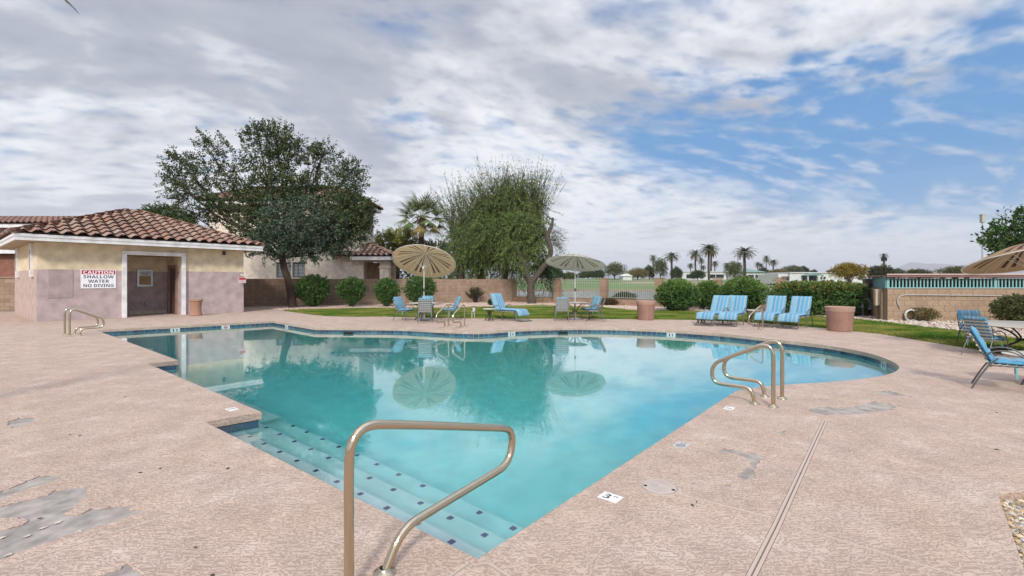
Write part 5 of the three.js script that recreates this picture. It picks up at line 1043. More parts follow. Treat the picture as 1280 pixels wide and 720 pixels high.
tree('oak_tree', 'large dark green spreading tree standing before the block wall behind the pool house', null, 26.3, {
  trunk: [[366, 385.5], [364, 368], [360, 350], [355, 335], [353, 322], [356, 306]], r0: 0.22, r1: 0.15, barkMat: bark(0.115, 0.075, 0.058), seed: 101, dense: 1.0, leaf: oakLeaf, limbR: 0.075, limbFrom: 2,
  lobes: [
    [330, 285, 40, 26, 0.3, 320], [375, 278, 44, 28, -0.8, 380, { cols: silver }], [412, 290, 34, 24, -0.2, 260, { cols: silver }], [340, 305, 32, 16, -0.6, 160, { cols: silver }], [385, 308, 36, 15, -0.6, 180, { cols: silver }], [430, 302, 22, 14, 0.3, 90],
    [345, 240, 36, 26, 0.2, 260], [383, 240, 28, 24, 0.4, 180], [337, 203, 24, 20, 0.3, 120], [362, 192, 20, 18, 0.8, 90], [302, 252, 32, 22, 0.4, 150], [295, 215, 28, 18, 0.9, 80], [262, 222, 24, 18, 0.6, 70], [240, 242, 26, 18, 0, 75], [268, 262, 28, 13, 0.2, 75], [228, 204, 18, 12, 0.4, 40], [218, 226, 14, 16, 0.2, 40],
    [345, 172, 20, 14, 0.6, 70], [322, 168, 14, 12, 0.5, 40], [395, 200, 18, 16, 0.5, 60], [428, 230, 22, 20, 0.2, 95], [440, 252, 20, 18, 0, 80], [438, 215, 15, 16, 0.4, 50], [452, 275, 14, 18, 0.2, 60], [428, 268, 24, 18, -0.4, 130], [450, 262, 17, 16, -0.2, 40], [447, 287, 15, 12, -0.2, 50], [250, 275, 16, 10, 0.2, 40], [262, 190, 14, 12, 0.4, 36], [405, 190, 10, 10, 0.6, 24],
  ],
  extra(L, limbG, r, tp, S) {                            // long upright leafy shoots that break the outline
    const shoots = [[200, 204], [206, 188], [210, 226], [244, 160], [255, 172], [270, 163], [282, 176], [300, 170], [308, 156], [318, 152], [327, 149], [336, 150], [344, 150], [358, 158], [366, 155], [375, 172], [392, 180], [404, 178], [398, 190], [430, 190], [446, 200], [455, 212], [462, 232], [464, 250], [470, 262], [466, 275], [218, 196], [232, 205], [212, 248], [206, 262]];
    for (const [u, v] of shoots) { const e = at(u, v, 26.3 + 0.8 * (r() - 0.5)), c = at(lerp(u, 340, 0.22), lerp(v, 250, 0.30), 26.5), q = c.clone().lerp(e, 0.5).add(V(0, 0.12, 0)); L.twig(c, q, 0.011, [0.05, 0.04, 0.03]); L.twig(q, e, 0.007, [0.05, 0.04, 0.03]);
      for (let k = 0; k < 80; k++) { const t = 0.2 + 0.75 * r(), p = t < 0.5 ? c.clone().lerp(q, t * 2) : q.clone().lerp(e, t * 2 - 1); p.addScaledVector(unit(r), 0.05 + 0.14 * (1 - t)); const d = e.clone().sub(c).normalize().addScaledVector(unit(r), 0.9).normalize(); L.add(p, d, perp(d, r), 0.13 * (0.7 + 0.6 * r()), 0.068, vary(oakLeaf.cols[k % 4], r)); } }
  },
});
// clipped bushes along the wall and before the fence
function bush(name, label, u, v0, v1, wpx, { seed, n = 2600, cols = [[0.065, 0.130, 0.038], [0.080, 0.155, 0.044], [0.050, 0.104, 0.036], [0.105, 0.175, 0.048]], size = 0.095, tops = [], topCols, group, d, wide = 0.55, rz, flat = 1, taper = 1 }) {
  d = d ?? EYE * F / (v1 - HZ); const S = px2m(d), c = G(u, v1), r = rngOf(seed), L = new Leaves();
  const o = thing(name, label, 'bush', c, 0, group), h = (v1 - v0) * S, w = wpx * S / 2, z = rz ?? w * 0.9, cy = h * 0.53;
  for (let i = 0; i < n; i++) {
    const q = unit(r), k = Math.pow(r(), 0.34), e = flat; const sg = (x) => Math.sign(x) * Math.pow(Math.abs(x), e);
    const p = V(sg(q.x) * w * k, Math.max(0.05, cy + sg(q.y) * h * 0.5 * k), sg(q.z) * z * k), bump = 1 + 0.20 * n3(q.x * 5 + seed, q.y * 6, q.z * 6) + 0.13 * n3(q.x * 2.6 + seed, q.y * 2.6, q.z * 2.6); p.x *= bump; p.z *= bump;
    const d2 = q.clone().add(V(0, 0.35, 0)).addScaledVector(unit(r), 0.8).normalize();
    for (let j = 0; j < 3; j++) { const dd = d2.clone().addScaledVector(unit(r), 0.7).normalize(); L.add(p.clone().addScaledVector(unit(r), 0.035), dd, perp(dd, r), size * (0.7 + 0.6 * r()), size * wide, vary((q.y > 0.35 && topCols && r() < 0.6 ? topCols : cols)[Math.floor(r() * (q.y > 0.35 && topCols ? Math.min(topCols.length, cols.length) : cols.length))], r, 0.4)); }
  }
  for (const [x, y, l] of tops) { const b = V(x * w, cy + h * 0.32, (r() - 0.5) * z), e = b.clone().add(V(x * 0.25 + (r() - 0.5) * 0.2, y, 0)); L.twig(b, e, 0.008, [0.06, 0.05, 0.03]); for (let k = 0; k < 22; k++) { const dd = unit(r); dd.y += 0.4; dd.normalize(); L.add(b.clone().lerp(e, r()).addScaledVector(unit(r), 0.03), dd, perp(dd, r), size, size * wide, vary(cols[k % cols.length], r)); } }
  if (taper < 1) for (let i = 0; i < L.p.length; i += 3) { const f = lerp(taper, 1, smoothstep(L.p[i + 1], 0, h * 0.62)); L.p[i] *= f; L.p[i + 2] *= f; }
  const stems = []; for (let k = 0; k < 7; k++) { const a = k * 0.9, e = V(Math.cos(a) * w * 0.5, h * 0.5, Math.sin(a) * z * 0.5); stems.push(taperTube([V(Math.cos(a) * 0.06, -0.03, Math.sin(a) * 0.06), e.clone().multiplyScalar(0.5), e], 0.022, 0.01, 5, 5)); }
  part('stem', stems, bark(0.10, 0.075, 0.055), o, undefined, 'stuff');
  part('foliage', L.geo(), leafMat, o);
  return o;
}
const gB = 'clipped round bushes along the brown wall', gF = 'round bushes before the picket fence';
bush('round_bush', 'round clipped bush nearest the dark tree trunk, leftmost along the wall', 391, 344.5, 383.8, 42, { seed: 201, taper: 0.72, tops: [[0.75, 0.2], [0.5, 0.12]], group: gB, n: 3000 });
bush('round_bush', 'tapered clipped bush second from the tree along the brown wall', 439.5, 347.5, 383.6, 35, { seed: 202, taper: 0.5, tops: [[-0.9, 0.12], [0.2, 0.1]], group: gB });
bush('round_bush', 'round clipped bush just left of the tan parasol canopy', 483.5, 348.5, 383.3, 31, { seed: 203, taper: 0.65, group: gB });
bush('round_bush', 'round clipped bush directly behind the tan parasol pole', 525, 345.5, 382, 40, { seed: 204, taper: 0.8, group: gB, n: 2800 });
const fresh = [[0.15, 0.23, 0.05], [0.125, 0.20, 0.05]];
bush('round_bush', 'broad round bush beside the centre planter, leftmost before the fence', 847, 350.5, 389, 51, { seed: 205, n: 4200, topCols: fresh, group: gF });
bush('round_bush', 'smaller round bush behind, between the two big round bushes', 885.5, 352.5, 387.5, 36, { seed: 206, n: 2800, topCols: fresh, group: gF });
bush('round_bush', 'tallest round bush behind the second blue lounge chair', 929.5, 347.5, 389.5, 50, { seed: 207, n: 4200, topCols: fresh, group: gF });
bush('clipped_hedge', 'long box-shaped clipped hedge with reddish tips behind the last lounge chairs', 1022, 353, 394.5, 112, { seed: 208, n: 9500, topCols: [[0.18, 0.23, 0.045], [0.15, 0.21, 0.05], [0.22, 0.13, 0.06]], flat: 0.62, rz: 0.75, tops: [[-0.6, 0.1], [0.3, 0.12], [0.8, 0.06]] });
bush('low_shrub', 'low dark mounded shrub beyond the picket fence, right of the grey parasol', 781, 366, 376.5, 27, { seed: 209, n: 1800, cols: [[0.03, 0.06, 0.028], [0.04, 0.075, 0.03]] });
bush('low_shrub', 'low reddish brown shrub along the fence foot behind the grey parasol table', 762, 373.5, 381.5, 26, { seed: 210, n: 900, cols: [[0.09, 0.06, 0.035], [0.06, 0.06, 0.03], [0.12, 0.085, 0.05]] });
bush('low_shrub', 'small low green shrub in gravel behind the lone chaise', 616, 374.5, 381.5, 11, { seed: 211, n: 420, cols: [[0.04, 0.075, 0.035], [0.05, 0.085, 0.04]] });
bush('low_shrub', 'sparse yellow-green and brown shrub before the white ring', 1150, 385, 401.5, 37, { seed: 212, n: 900, cols: [[0.13, 0.12, 0.045], [0.17, 0.10, 0.05], [0.10, 0.11, 0.04], [0.2, 0.16, 0.08]], size: 0.06 });
bush('low_shrub', 'loose green shrub against the yard wall at the right edge', 1268, 370, 406, 44, { seed: 213, n: 2400, cols: [[0.09, 0.105, 0.04], [0.07, 0.09, 0.035], [0.13, 0.12, 0.055]], size: 0.07 });
{ // spreading shrub with bare stems below, before the wall
  const base = G(594, 378.5), d = -base.z, o = thing('spiky_shrub', 'dark spreading shrub with bare stems in front of the brown wall', 'shrub', base), r = rngOf(215), L = new Leaves(), st = [];
  for (let i = 0; i < 34; i++) { const a = r() * 6.28, lean = 0.25 + 0.75 * r(), h = 0.55 + 0.5 * (1 - lean) + 0.12 * r(), e = V(Math.cos(a) * lean * 0.72, h, Math.sin(a) * lean * 0.5), m = V(e.x * 0.35, h * 0.55, e.z * 0.35); st.push(taperTube([V(Math.cos(a) * 0.05, -0.02, Math.sin(a) * 0.05), m, e], 0.014, 0.005, 6, 5)); for (let k = 0; k < 46; k++) { const dd = e.clone().sub(m).normalize().addScaledVector(unit(r), 0.8).normalize(); L.add(m.clone().lerp(e, 0.15 + 0.95 * r()).addScaledVector(unit(r), 0.06), dd, perp(dd, r), 0.085, 0.028, vary([[0.04, 0.06, 0.028], [0.055, 0.065, 0.03], [0.09, 0.07, 0.035]][k % 3], r)); } }
  part('stem', st, bark(0.07, 0.05, 0.04), o, undefined, 'stuff'); part('foliage', L.geo(), leafMat, o);
}
// mesquite with a forked trunk before the fence, weeping feathery crown
const feather = { cols: [[0.115, 0.160, 0.048], [0.095, 0.135, 0.046], [0.135, 0.18, 0.056], [0.080, 0.115, 0.042]], leaves: 26, size: 0.19, wide: 0.27, twig: 1.0, up: -0.1, out: 0.45, wild: 0.45, droop: 0.75, stem: 0.005, stemCol: [0.07, 0.08, 0.035], hollow: 0.5, splay: 0.8, hang: 0.5, spread: 0.06 };
const greyBark = bark(0.165, 0.135, 0.105);
tree('mesquite_tree', 'tree with a forked grey trunk and weeping green crown before the fence', null, 31, {
  trunk: [[664.5, 379.5], [664, 372], [663.5, 362], [662.5, 353], [659, 343], [656, 331]], r0: 0.30, r1: 0.14, barkMat: greyBark, seed: 102, dense: 1.3, limbs: false, leaf: feather, limbR: 0.10,
  lobes: [[640, 282, 28, 20, 2.5, 190], [615, 288, 26, 22, 3, 190], [660, 282, 22, 18, 1.5, 140], [645, 302, 24, 12, 3, 90], [622, 306, 24, 11, 3.4, 80], [646, 308, 13, 9, 0, 55], [672, 298, 14, 14, 0.6, 50], [585, 300, 18, 20, 3.5, 110], [600, 322, 14, 10, 3.6, 50], [680, 330, 18, 12, 1.2, 110, { cols: [[0.05, 0.085, 0.04], [0.045, 0.075, 0.04]] }]],
  extra(L, limbG, r, tp, S) {
    const B = (l) => l.map(([u, v, z]) => at(u, v, 31 + (z ?? 0)));
    limbG.push(taperTube(B([[663, 355], [669, 347], [677, 336], [685, 326], [688.5, 314], [686, 302], [683, 294]]), 0.20, 0.15, 16, 9, 0.12));
    limbG.push(taperTube(B([[684, 300], [687, 288], [690, 280], [691, 272]]), 0.14, 0.07, 8, 8, 0.15));
    limbG.push(taperTube(B([[684.5, 297], [681, 287], [679, 280]]), 0.09, 0.04, 6, 7));
    limbG.push(taperTube(B([[656, 333], [652, 322], [648, 312], [645, 305]]), 0.13, 0.06, 8, 7));
    // wispy shoots on the right of the cut branch
    for (let i = 0; i < 90; i++) { const a = at(688 + 4 * r(), 312 - 26 * r(), 31.3), e = at(696 + 16 * r(), 285 + 45 * r(), 31 + 1.5 * (r() - 0.3)); const m = a.clone().lerp(e, 0.5).add(V(0, 0.35 * r(), 0)); L.twig(a, m, 0.007, [0.07, 0.065, 0.045]); L.twig(m, e, 0.005, [0.07, 0.07, 0.045]); for (let k = 0; k < 8; k++) { const dd = unit(r); dd.y -= 0.3; dd.normalize(); L.add(m.clone().lerp(e, r()), dd, perp(dd, r), 0.10, 0.022, vary([0.075, 0.095, 0.05], r)); } }
  },
});
// taller wispy tree behind the wall: bare upswept twigs with thin foliage
function wispy(name, label, d, base, top, fan, n, seed, lobes) {
  tree(name, label, null, d, { trunk: base, r0: 0.22, r1: 0.12, barkMat: greyBark, seed, dense: 1.3, leaf: feather, lobes, limbR: 0.06,
    extra(L, limbG, r, tp, S) {
      for (let i = 0; i < n; i++) {
        const t = r(), ang = lerp(fan.a0, fan.a1, t), len = fan.len * (0.65 + 0.5 * r()) * (1 - 0.25 * Math.abs(t - 0.5)), z = (r() - 0.5) * 3.2;
        const a = at(fan.u + (r() - 0.5) * fan.w, fan.v + (r() - 0.5) * 26, d + z * 0.4), dir = V(Math.sin(ang), Math.cos(ang), z * 0.10).normalize();
        const m = a.clone().addScaledVector(dir, len * 0.5 * S).add(V((r() - 0.5) * 0.15, 0, 0)), e = m.clone().addScaledVector(dir.clone().add(V((r() - 0.5) * 0.5, 0.12, 0)).normalize(), len * 0.55 * S);
        L.twig(a, m, 0.014, [0.085, 0.088, 0.05]); L.twig(m, e, 0.010, [0.085, 0.095, 0.05]);
        for (let s = 0; s < 3; s++) { const b = a.clone().lerp(m, r()), f = b.clone().addScaledVector(dir.clone().addScaledVector(unit(r), 0.5).normalize(), len * 0.35 * S * r()); L.twig(b, f, 0.006, [0.06, 0.066, 0.036]); }
        for (let k = 0; k < 30; k++) { const q = r(), p = q < 0.5 ? a.clone().lerp(m, q * 2) : m.clone().lerp(e, q * 2 - 1), dd = dir.clone().addScaledVector(unit(r), 0.7).normalize(); L.add(p.addScaledVector(unit(r), 0.04), dd, perp(dd, r), 0.17, 0.042, vary([[0.125, 0.16, 0.055], [0.10, 0.14, 0.048]][k % 2], r)); }
      }
    } });
}
wispy('palo_verde_tree', 'tall wispy tree with upswept thin twigs behind the brown wall', 37, [[632, 374], [632, 350], [636, 325], [640, 300]], null, { u: 642, v: 285, w: 62, len: 72, a0: -0.9, a1: 0.62 }, 620, 103, [[645, 255, 36, 28, 0, 210], [610, 268, 30, 24, 0.5, 180], [672, 268, 14, 18, 0.4, 50], [640, 232, 28, 14, 0.3, 60], [640, 300, 34, 22, 0.5, 260], [605, 312, 26, 14, 0.6, 120], [655, 315, 22, 11, 0.4, 70]]);
wispy('palo_verde_tree', 'smaller wispy green tree between the fan palm and the tall wispy tree', 38.5, [[573, 374], [574, 350], [577, 325], [582, 300]], null, { u: 586, v: 292, w: 46, len: 58, a0: -0.8, a1: 0.5 }, 260, 104, [[585, 300, 26, 24, 0, 240], [570, 315, 24, 16, 0.3, 140], [560, 338, 20, 8, 0.5, 60, { cols: [[0.12, 0.15, 0.04], [0.09, 0.13, 0.04]] }], [600, 318, 18, 10, 0.3, 60], [640, 338, 24, 7, 0.8, 50, { cols: [[0.10, 0.15, 0.04], [0.12, 0.17, 0.045]] }]]);
// rounded yellow-green tree left of the fan palm, small tree behind the pool house, tree at the right edge
const roundLeaf = { cols: [[0.24, 0.26, 0.07], [0.19, 0.225, 0.06], [0.28, 0.29, 0.09]], leaves: 16, size: 0.17, wide: 0.5, twig: 0.5, up: 0.2, wild: 0.6, stem: 0.008, hollow: 0.25 };
tree('round_tree', 'rounded yellow-green tree behind the porch roof beside the fan palm', null, 41, { trunk: [[497, 376], [497, 350], [498, 320]], r0: 0.22, r1: 0.14, barkMat: greyBark, seed: 105, leaf: roundLeaf, lobes: [[488, 306, 18, 16, 0, 260], [503, 300, 16, 14, 0, 180], [515, 318, 24, 14, 0.5, 220], [485, 318, 14, 14, 0, 120], [540, 320, 26, 18, 1, 240, { cols: [[0.10, 0.13, 0.04], [0.13, 0.13, 0.05]] }], [515, 340, 30, 14, 1, 200, { cols: [[0.14, 0.16, 0.04], [0.11, 0.14, 0.04]] }]] });
tree('small_tree', 'dense green treetop showing above the pool house roof', null, 36, { trunk: [[205, 376], [205, 340], [206, 290]], r0: 0.25, r1: 0.15, barkMat: greyBark, seed: 106, leaf: { ...roundLeaf, cols: [[0.06, 0.095, 0.03], [0.05, 0.08, 0.03], [0.075, 0.11, 0.035]] }, lobes: [[205, 274, 26, 14, 0, 280], [190, 280, 20, 12, 0, 160], [225, 280, 18, 12, 0, 150]] });
tree('shade_tree', 'broad-leaved green tree at the right edge above the tan parasol', null, 30, { trunk: [[1300, 382], [1299, 340], [1296, 305]], r0: 0.25, r1: 0.15, barkMat: greyBark, seed: 107, leaf: { ...roundLeaf, cols: [[0.050, 0.100, 0.028], [0.065, 0.125, 0.032], [0.04, 0.08, 0.026]], size: 0.22, wide: 0.6, leaves: 7 }, lobes: [[1262, 296, 24, 16, 0, 110], [1285, 288, 30, 24, 0, 190], [1300, 305, 40, 26, 0, 190], [1246, 300, 13, 10, 0, 34], [1268, 312, 18, 10, -0.4, 60], [1320, 280, 34, 26, 0.3, 150]] });

// palms
function fanPalm(name, label, base, h, spec) {
  const o = thing(name, label, 'palm tree', base), r = rngOf(spec.seed), top = V(0.05, h, 0);
  part('trunk', taperTube([V(0, -0.1, 0), V(0.04, h * 0.35, 0), V(-0.03, h * 0.7, 0), top], 0.26, 0.19, 22, 12, 0.22), bark(0.19, 0.115, 0.08), o);
  const skirt = new Leaves(); for (let i = 0; i < 90; i++) { const a = r() * 6.28, y = h - 0.15 - 1.1 * r(), d = V(Math.cos(a) * 0.5, 0.75, Math.sin(a) * 0.5).normalize(); skirt.add(V(Math.cos(a) * 0.18, y, Math.sin(a) * 0.18), d, V(-Math.sin(a), 0, Math.cos(a)), 0.42, 0.12, vary([0.16, 0.085, 0.06], r)); }
  part('leaf_bases', skirt.geo(), dullLeaf, o, undefined, 'stuff');
  for (let i = 0; i < spec.n; i++) {
    const a = i * 2.399 + r() * 0.4, t = i / (spec.n - 1), el = lerp(1.35, -0.55, Math.pow(t, 0.85)), L = new Leaves(), pl = spec.r * (0.55 + 0.1 * r());
    const d = V(Math.cos(a) * Math.cos(el), Math.sin(el), Math.sin(a) * Math.cos(el)), e = top.clone().addScaledVector(d, pl); e.y -= 0.10 * pl;
    L.twig(top, e, 0.02, [0.13, 0.14, 0.05]);
    const side = V(-Math.sin(a), 0, Math.cos(a)), nrm = d.clone().cross(side), col = t > 0.84 ? [0.25, 0.20, 0.085] : [[0.10, 0.155, 0.05], [0.13, 0.18, 0.06], [0.17, 0.19, 0.07]][i % 3];
    for (let k = 0; k < 19; k++) { const f = (k - 9) / 9, an = f * 1.75, dir = d.clone().multiplyScalar(Math.cos(an)).addScaledVector(side, Math.sin(an)); dir.y -= 0.22 + 0.18 * Math.abs(f) + (t > 0.6 ? 0.3 : 0); dir.normalize(); const l = spec.r * 0.52 * (1 - 0.22 * Math.abs(f)); L.add(e, dir, nrm.clone().cross(dir).normalize(), l, 0.085, vary(col, r, 0.2)); const tip = e.clone().addScaledVector(dir, l * 0.85), dr = dir.clone(); dr.y -= 0.9; dr.normalize(); L.add(tip, dr, side, l * 0.3, 0.03, vary(col, r, 0.2)); }
    part('frond', L.geo(), leafMat, o);
  }
  return o;
}
fanPalm('fan_palm', 'fan palm rising behind the wall above the tan parasol', V((527 - CX) * px2m(39), 0, -39), 1.5 + (351 - 272) * px2m(39), { n: 34, r: 2.25, seed: 111 });
{ // palm trunks seen behind the wall, crowns lost among the trees
  const labels = ['thick reddish palm trunk behind the wall below the weeping foliage', 'slim pale palm trunk behind the wall right of the tan parasol', 'dark slender trunk behind the wall left of the forked tree'];
  [[600.5, 36, 0.36, 3.6, [0.17, 0.095, 0.07]], [576, 35.5, 0.22, 3.4, [0.20, 0.15, 0.11]], [630.5, 36, 0.22, 3.6, [0.09, 0.06, 0.045]]].forEach(([u, d, r0, h, c], i) => {
    const o = thing('young_palm', labels[i], 'palm tree', V((u - CX) * px2m(d), 0, -d)), r = rngOf(120 + i);
    part('trunk', taperTube([V(0, -0.1, 0), V(0.05, h * 0.4, 0), V(0, h * 0.7, 0), V(0.03, h * 0.98, 0)], r0, r0 * 0.8, 16, 10, 0.2), bark(...c), o);
    const L = new Leaves(); lobe(L, r, V(0, h, 0), V(0.9, 0.7, 0.9), 60, { ...feather, leaves: 10 }); part('crown', L.geo(), leafMat, o);
  });
}
function feathered(L, r, top, n, len, cols, dry = 0.2, pairs = 13, w = 0.05) {      // date palm head
  for (let i = 0; i < n; i++) {
    const a = i * 2.399 + 0.4 * r(), t = i / (n - 1), el = lerp(1.3, -0.55, t), col = t > 1 - dry ? [0.12, 0.085, 0.045] : cols[i % cols.length];
    const h = V(Math.cos(a), 0, Math.sin(a)); let p = top.clone(), ang = el; const seg = 7, l = len * (0.85 + 0.3 * r());
    for (let k = 0; k < seg; k++) {
      const d = h.clone().multiplyScalar(Math.cos(ang)).add(V(0, Math.sin(ang), 0)), q = p.clone().addScaledVector(d, l / seg), side = V(-Math.sin(a), 0, Math.cos(a));
      L.twig(p, q, 0.02 * len / 2.5, [0.10, 0.10, 0.045]);
      if (k) for (let m = 0; m < pairs / seg; m++) for (const s of [-1, 1]) { const b = p.clone().lerp(q, (m + r()) / Math.max(1, pairs / seg)), dd = d.clone().multiplyScalar(0.75).addScaledVector(side, s * 0.75).add(V(0, 0.12, 0)).normalize(); L.add(b, dd, d.clone().cross(dd).normalize().cross(dd), len * 0.20 * (1.15 - k / seg * 0.6), w * len / 2.5, vary(col, r, 0.25)); }
      p = q; ang -= 0.15 + 0.05 * r();
    }
  }
}
{ // the palm overhead: only the tip of a frond hangs into the picture
  const crown = V(-6.9, 5.55, -4.1), o = thing('date_palm', 'palm just outside the picture whose frond tip hangs in at the top left', 'palm tree', V(crown.x, 0, crown.z)), r = rngOf(131);
  part('trunk', taperTube([V(0, -0.06, 0), V(0.03, 2, 0), V(-0.02, 4, 0), V(0, 5.5, 0)], 0.12, 0.10, 20, 12, 0.22), bark(0.17, 0.12, 0.09), o);
  const L = new Leaves();
  feathered(L, r, V(0, 5.55, 0), 9, 1.6, [[0.05, 0.08, 0.03]], 0.1, 24, 0.04);
  const tip = at(90, 7, 5).sub(o.position), a = V(0, 5.6, 0), m = a.clone().lerp(tip, 0.55).add(V(0, 0.55, 0)), c = new THREE.QuadraticBezierCurve3(a, m, tip);
  for (let k = 0; k < 14; k++) { const p = c.getPoint(k / 14), q = c.getPoint((k + 1) / 14), d = q.clone().sub(p).normalize(), side = V(0, 1, 0).cross(d).normalize(); L.twig(p, q, 0.012, [0.10, 0.10, 0.05]); for (let j = 0; j < 4; j++) for (const s of [-1, 1]) { const dd = d.clone().multiplyScalar(0.8).addScaledVector(side, s * 0.6).add(V(0, -0.15, 0)).normalize(); L.add(p.clone().lerp(q, (j + r()) / 4), dd, d.clone().cross(dd).normalize().cross(dd), 0.30 * (1.1 - k / 20), 0.022, vary([0.035, 0.05, 0.028], r)); } }
  part('crown', L.geo(), leafMat, o);
}

// ---------------------------------------------------------------- beyond the fence: pond, golf course, far trees, buildings, mountains
const terrainY = (x, d) => { const base = d < 75 ? lerp(-0.03, 0.02, smoothstep(d, 30, 75)) : d < 150 ? lerp(0.02, 2.0, smoothstep(d, 72, 150)) : 1.5 + 2.1 * d / F; const pond = smoothstep(d, 37, 40) * (1 - smoothstep(d, 70 + 4 * n2(x * 0.03, 1), 76 + 4 * n2(x * 0.03, 1))); return base - 0.9 * pond + (d > 72 ? 0.45 * n2(x * 0.018, d * 0.02) * smoothstep(d, 72, 110) * (1 - smoothstep(d, 150, 220)) : 0); };
{
  const pos = [], col = [], idx = [], ds = []; for (let d = 34.6; d < 84; d += 0.8) ds.push(d); for (let d = 84; d < 160; d += 2.2) ds.push(d); for (let d = 160; d < 420; d += 14) ds.push(d);
  const nx = 150;
  ds.forEach((d, j) => { for (let i = 0; i <= nx; i++) { const x = lerp(-0.9, 1.15, i / nx) * (d + 8); const y = terrainY(x, d); pos.push(x, y, -d);
    let c = [0.085, 0.15, 0.04]; const n = fbm(x * 0.03, d * 0.05, 4), band = n2(x * 0.008 + 3, d * 0.045);
    if (d < 39) c = [0.16, 0.14, 0.07]; else if (d < 82) c = [0.24, 0.19, 0.115]; else { const dry = smoothstep(band + 0.5 * n, 0.05, 0.5); c = [lerp(0.10, 0.25, dry), lerp(0.23, 0.27, dry), lerp(0.055, 0.115, dry)]; const b = smoothstep(n2(x * 0.022 - 9, d * 0.03 + 4), 0.55, 0.65); if (d > 100 && d < 150) c = c.map((v, k) => lerp(v, [0.42, 0.31, 0.23][k], b)); if (d > 150) c = [0.20, 0.18, 0.09]; }
    const t = 1 + 0.35 * n; col.push(c[0] * t, c[1] * t, c[2] * t);
    if (j && i < nx) { const a = (j - 1) * (nx + 1) + i, b = a + nx + 1; idx.push(a, a + 1, b, a + 1, b + 1, b); } } });
  const g = new THREE.BufferGeometry(); g.setAttribute('position', new THREE.Float32BufferAttribute(pos, 3)); g.setAttribute('color', new THREE.Float32BufferAttribute(col, 3)); g.setIndex(idx); g.computeVertexNormals(); metric(g);
  struct('golf_course', g, std({ color: 0xffffff, vertexColors: true, map: rep(dirtMap, 6), roughness: 1 }));
  struct('pond_water', metric(sheet([V(-75, 0, -36.5), V(95, 0, -36.5), V(120, 0, -84), V(-90, 0, -84)], -0.13)), new THREE.MeshPhysicalMaterial({ color: rgb(0.05, 0.07, 0.06), roughness: 0.12, bumpMap: rep(dataMap(256, 256, seamless(256, 256, (x, y) => 0.5 + 0.5 * fbm(x / 17, y / 17, 3))), 5), bumpScale: 0.03 }));
}
const gy = (u, d) => V((u - CX) * px2m(d), terrainY((u - CX) * px2m(d), d), -d);
// far palms: one built, the rest copies at their own places and sizes
{
  const r = rngOf(141), H = 10;
  const proto = (() => { const o = thing('far_palm', '', 'palm tree', V(0, 0, 0), 0, 'palms on the skyline beyond the golf course'); part('trunk', taperTube([V(0, -0.5, 0), V(0.1, H * 0.4, 0), V(0, H * 0.8, 0), V(0.05, H, 0)], 0.34, 0.26, 8, 7, 0.1), bark(0.105, 0.08, 0.065), o); const L = new Leaves(); feathered(L, r, V(0.05, H, 0), 44, 2.9, [[0.075, 0.098, 0.046], [0.09, 0.112, 0.052], [0.062, 0.082, 0.042]], 0.22, 14, 0.16); part('crown', L.geo(), leafMat, o); return o; })();
  const list = [
    [930.5, 315.5, 14, 'tall palm standing alone right of centre on the skyline, largest crown'], [886, 311.5, 11.5, 'tallest palm of the middle skyline group, thick crown'], [889, 313.5, 9.5, 'palm leaning beside the tallest one, sharing its crown outline'], [869, 318, 9.5, 'slim palm left of the tallest skyline pair'], [839.5, 320.5, 10.5, 'palm with a pale trunk left of the skyline group'], [816.5, 323, 5.5, 'small slim palm at the left end of the skyline palms'],
    [876.5, 326, 5, 'small palm between the slim palm and the tallest pair'], [863.2, 332, 5, 'low small palm left below the slim skyline palm'], [893.5, 329.5, 5.5, 'small palm just right of the tallest pair'], [908.6, 331.5, 5.5, 'small palm above the white building left of the lone tall palm'], [947.3, 330.5, 4.4, 'left of two tiny palms right of the green-roofed building'], [951.4, 332, 3.8, 'right of two tiny palms right of the green-roofed building'], [957.8, 323.5, 4.8, 'slim tall palm second from the right end of the skyline palms'], [966.6, 328, 7, 'palm with round crown at the right end of the skyline palms'], [879, 334, 4.4, 'tiny low palm in the middle of the skyline group'], [923.5, 331, 4.4, 'tiny palm partly behind the yellowish tree by the lone palm'],
  ];
  list.forEach(([u, v, rp, label], i) => { const d = clamp(2.6 * F / rp, 105, 330), p = gy(u, d), h = EYE - (v - HZ) * px2m(d) - p.y, s = rp * px2m(d) / 2.6; const o = i ? copyOf(proto, label) : proto; o.userData.label = label; o.position.copy(p); o.rotation.y = i * 1.7; o.scale.set(s, h / H, s); });
}
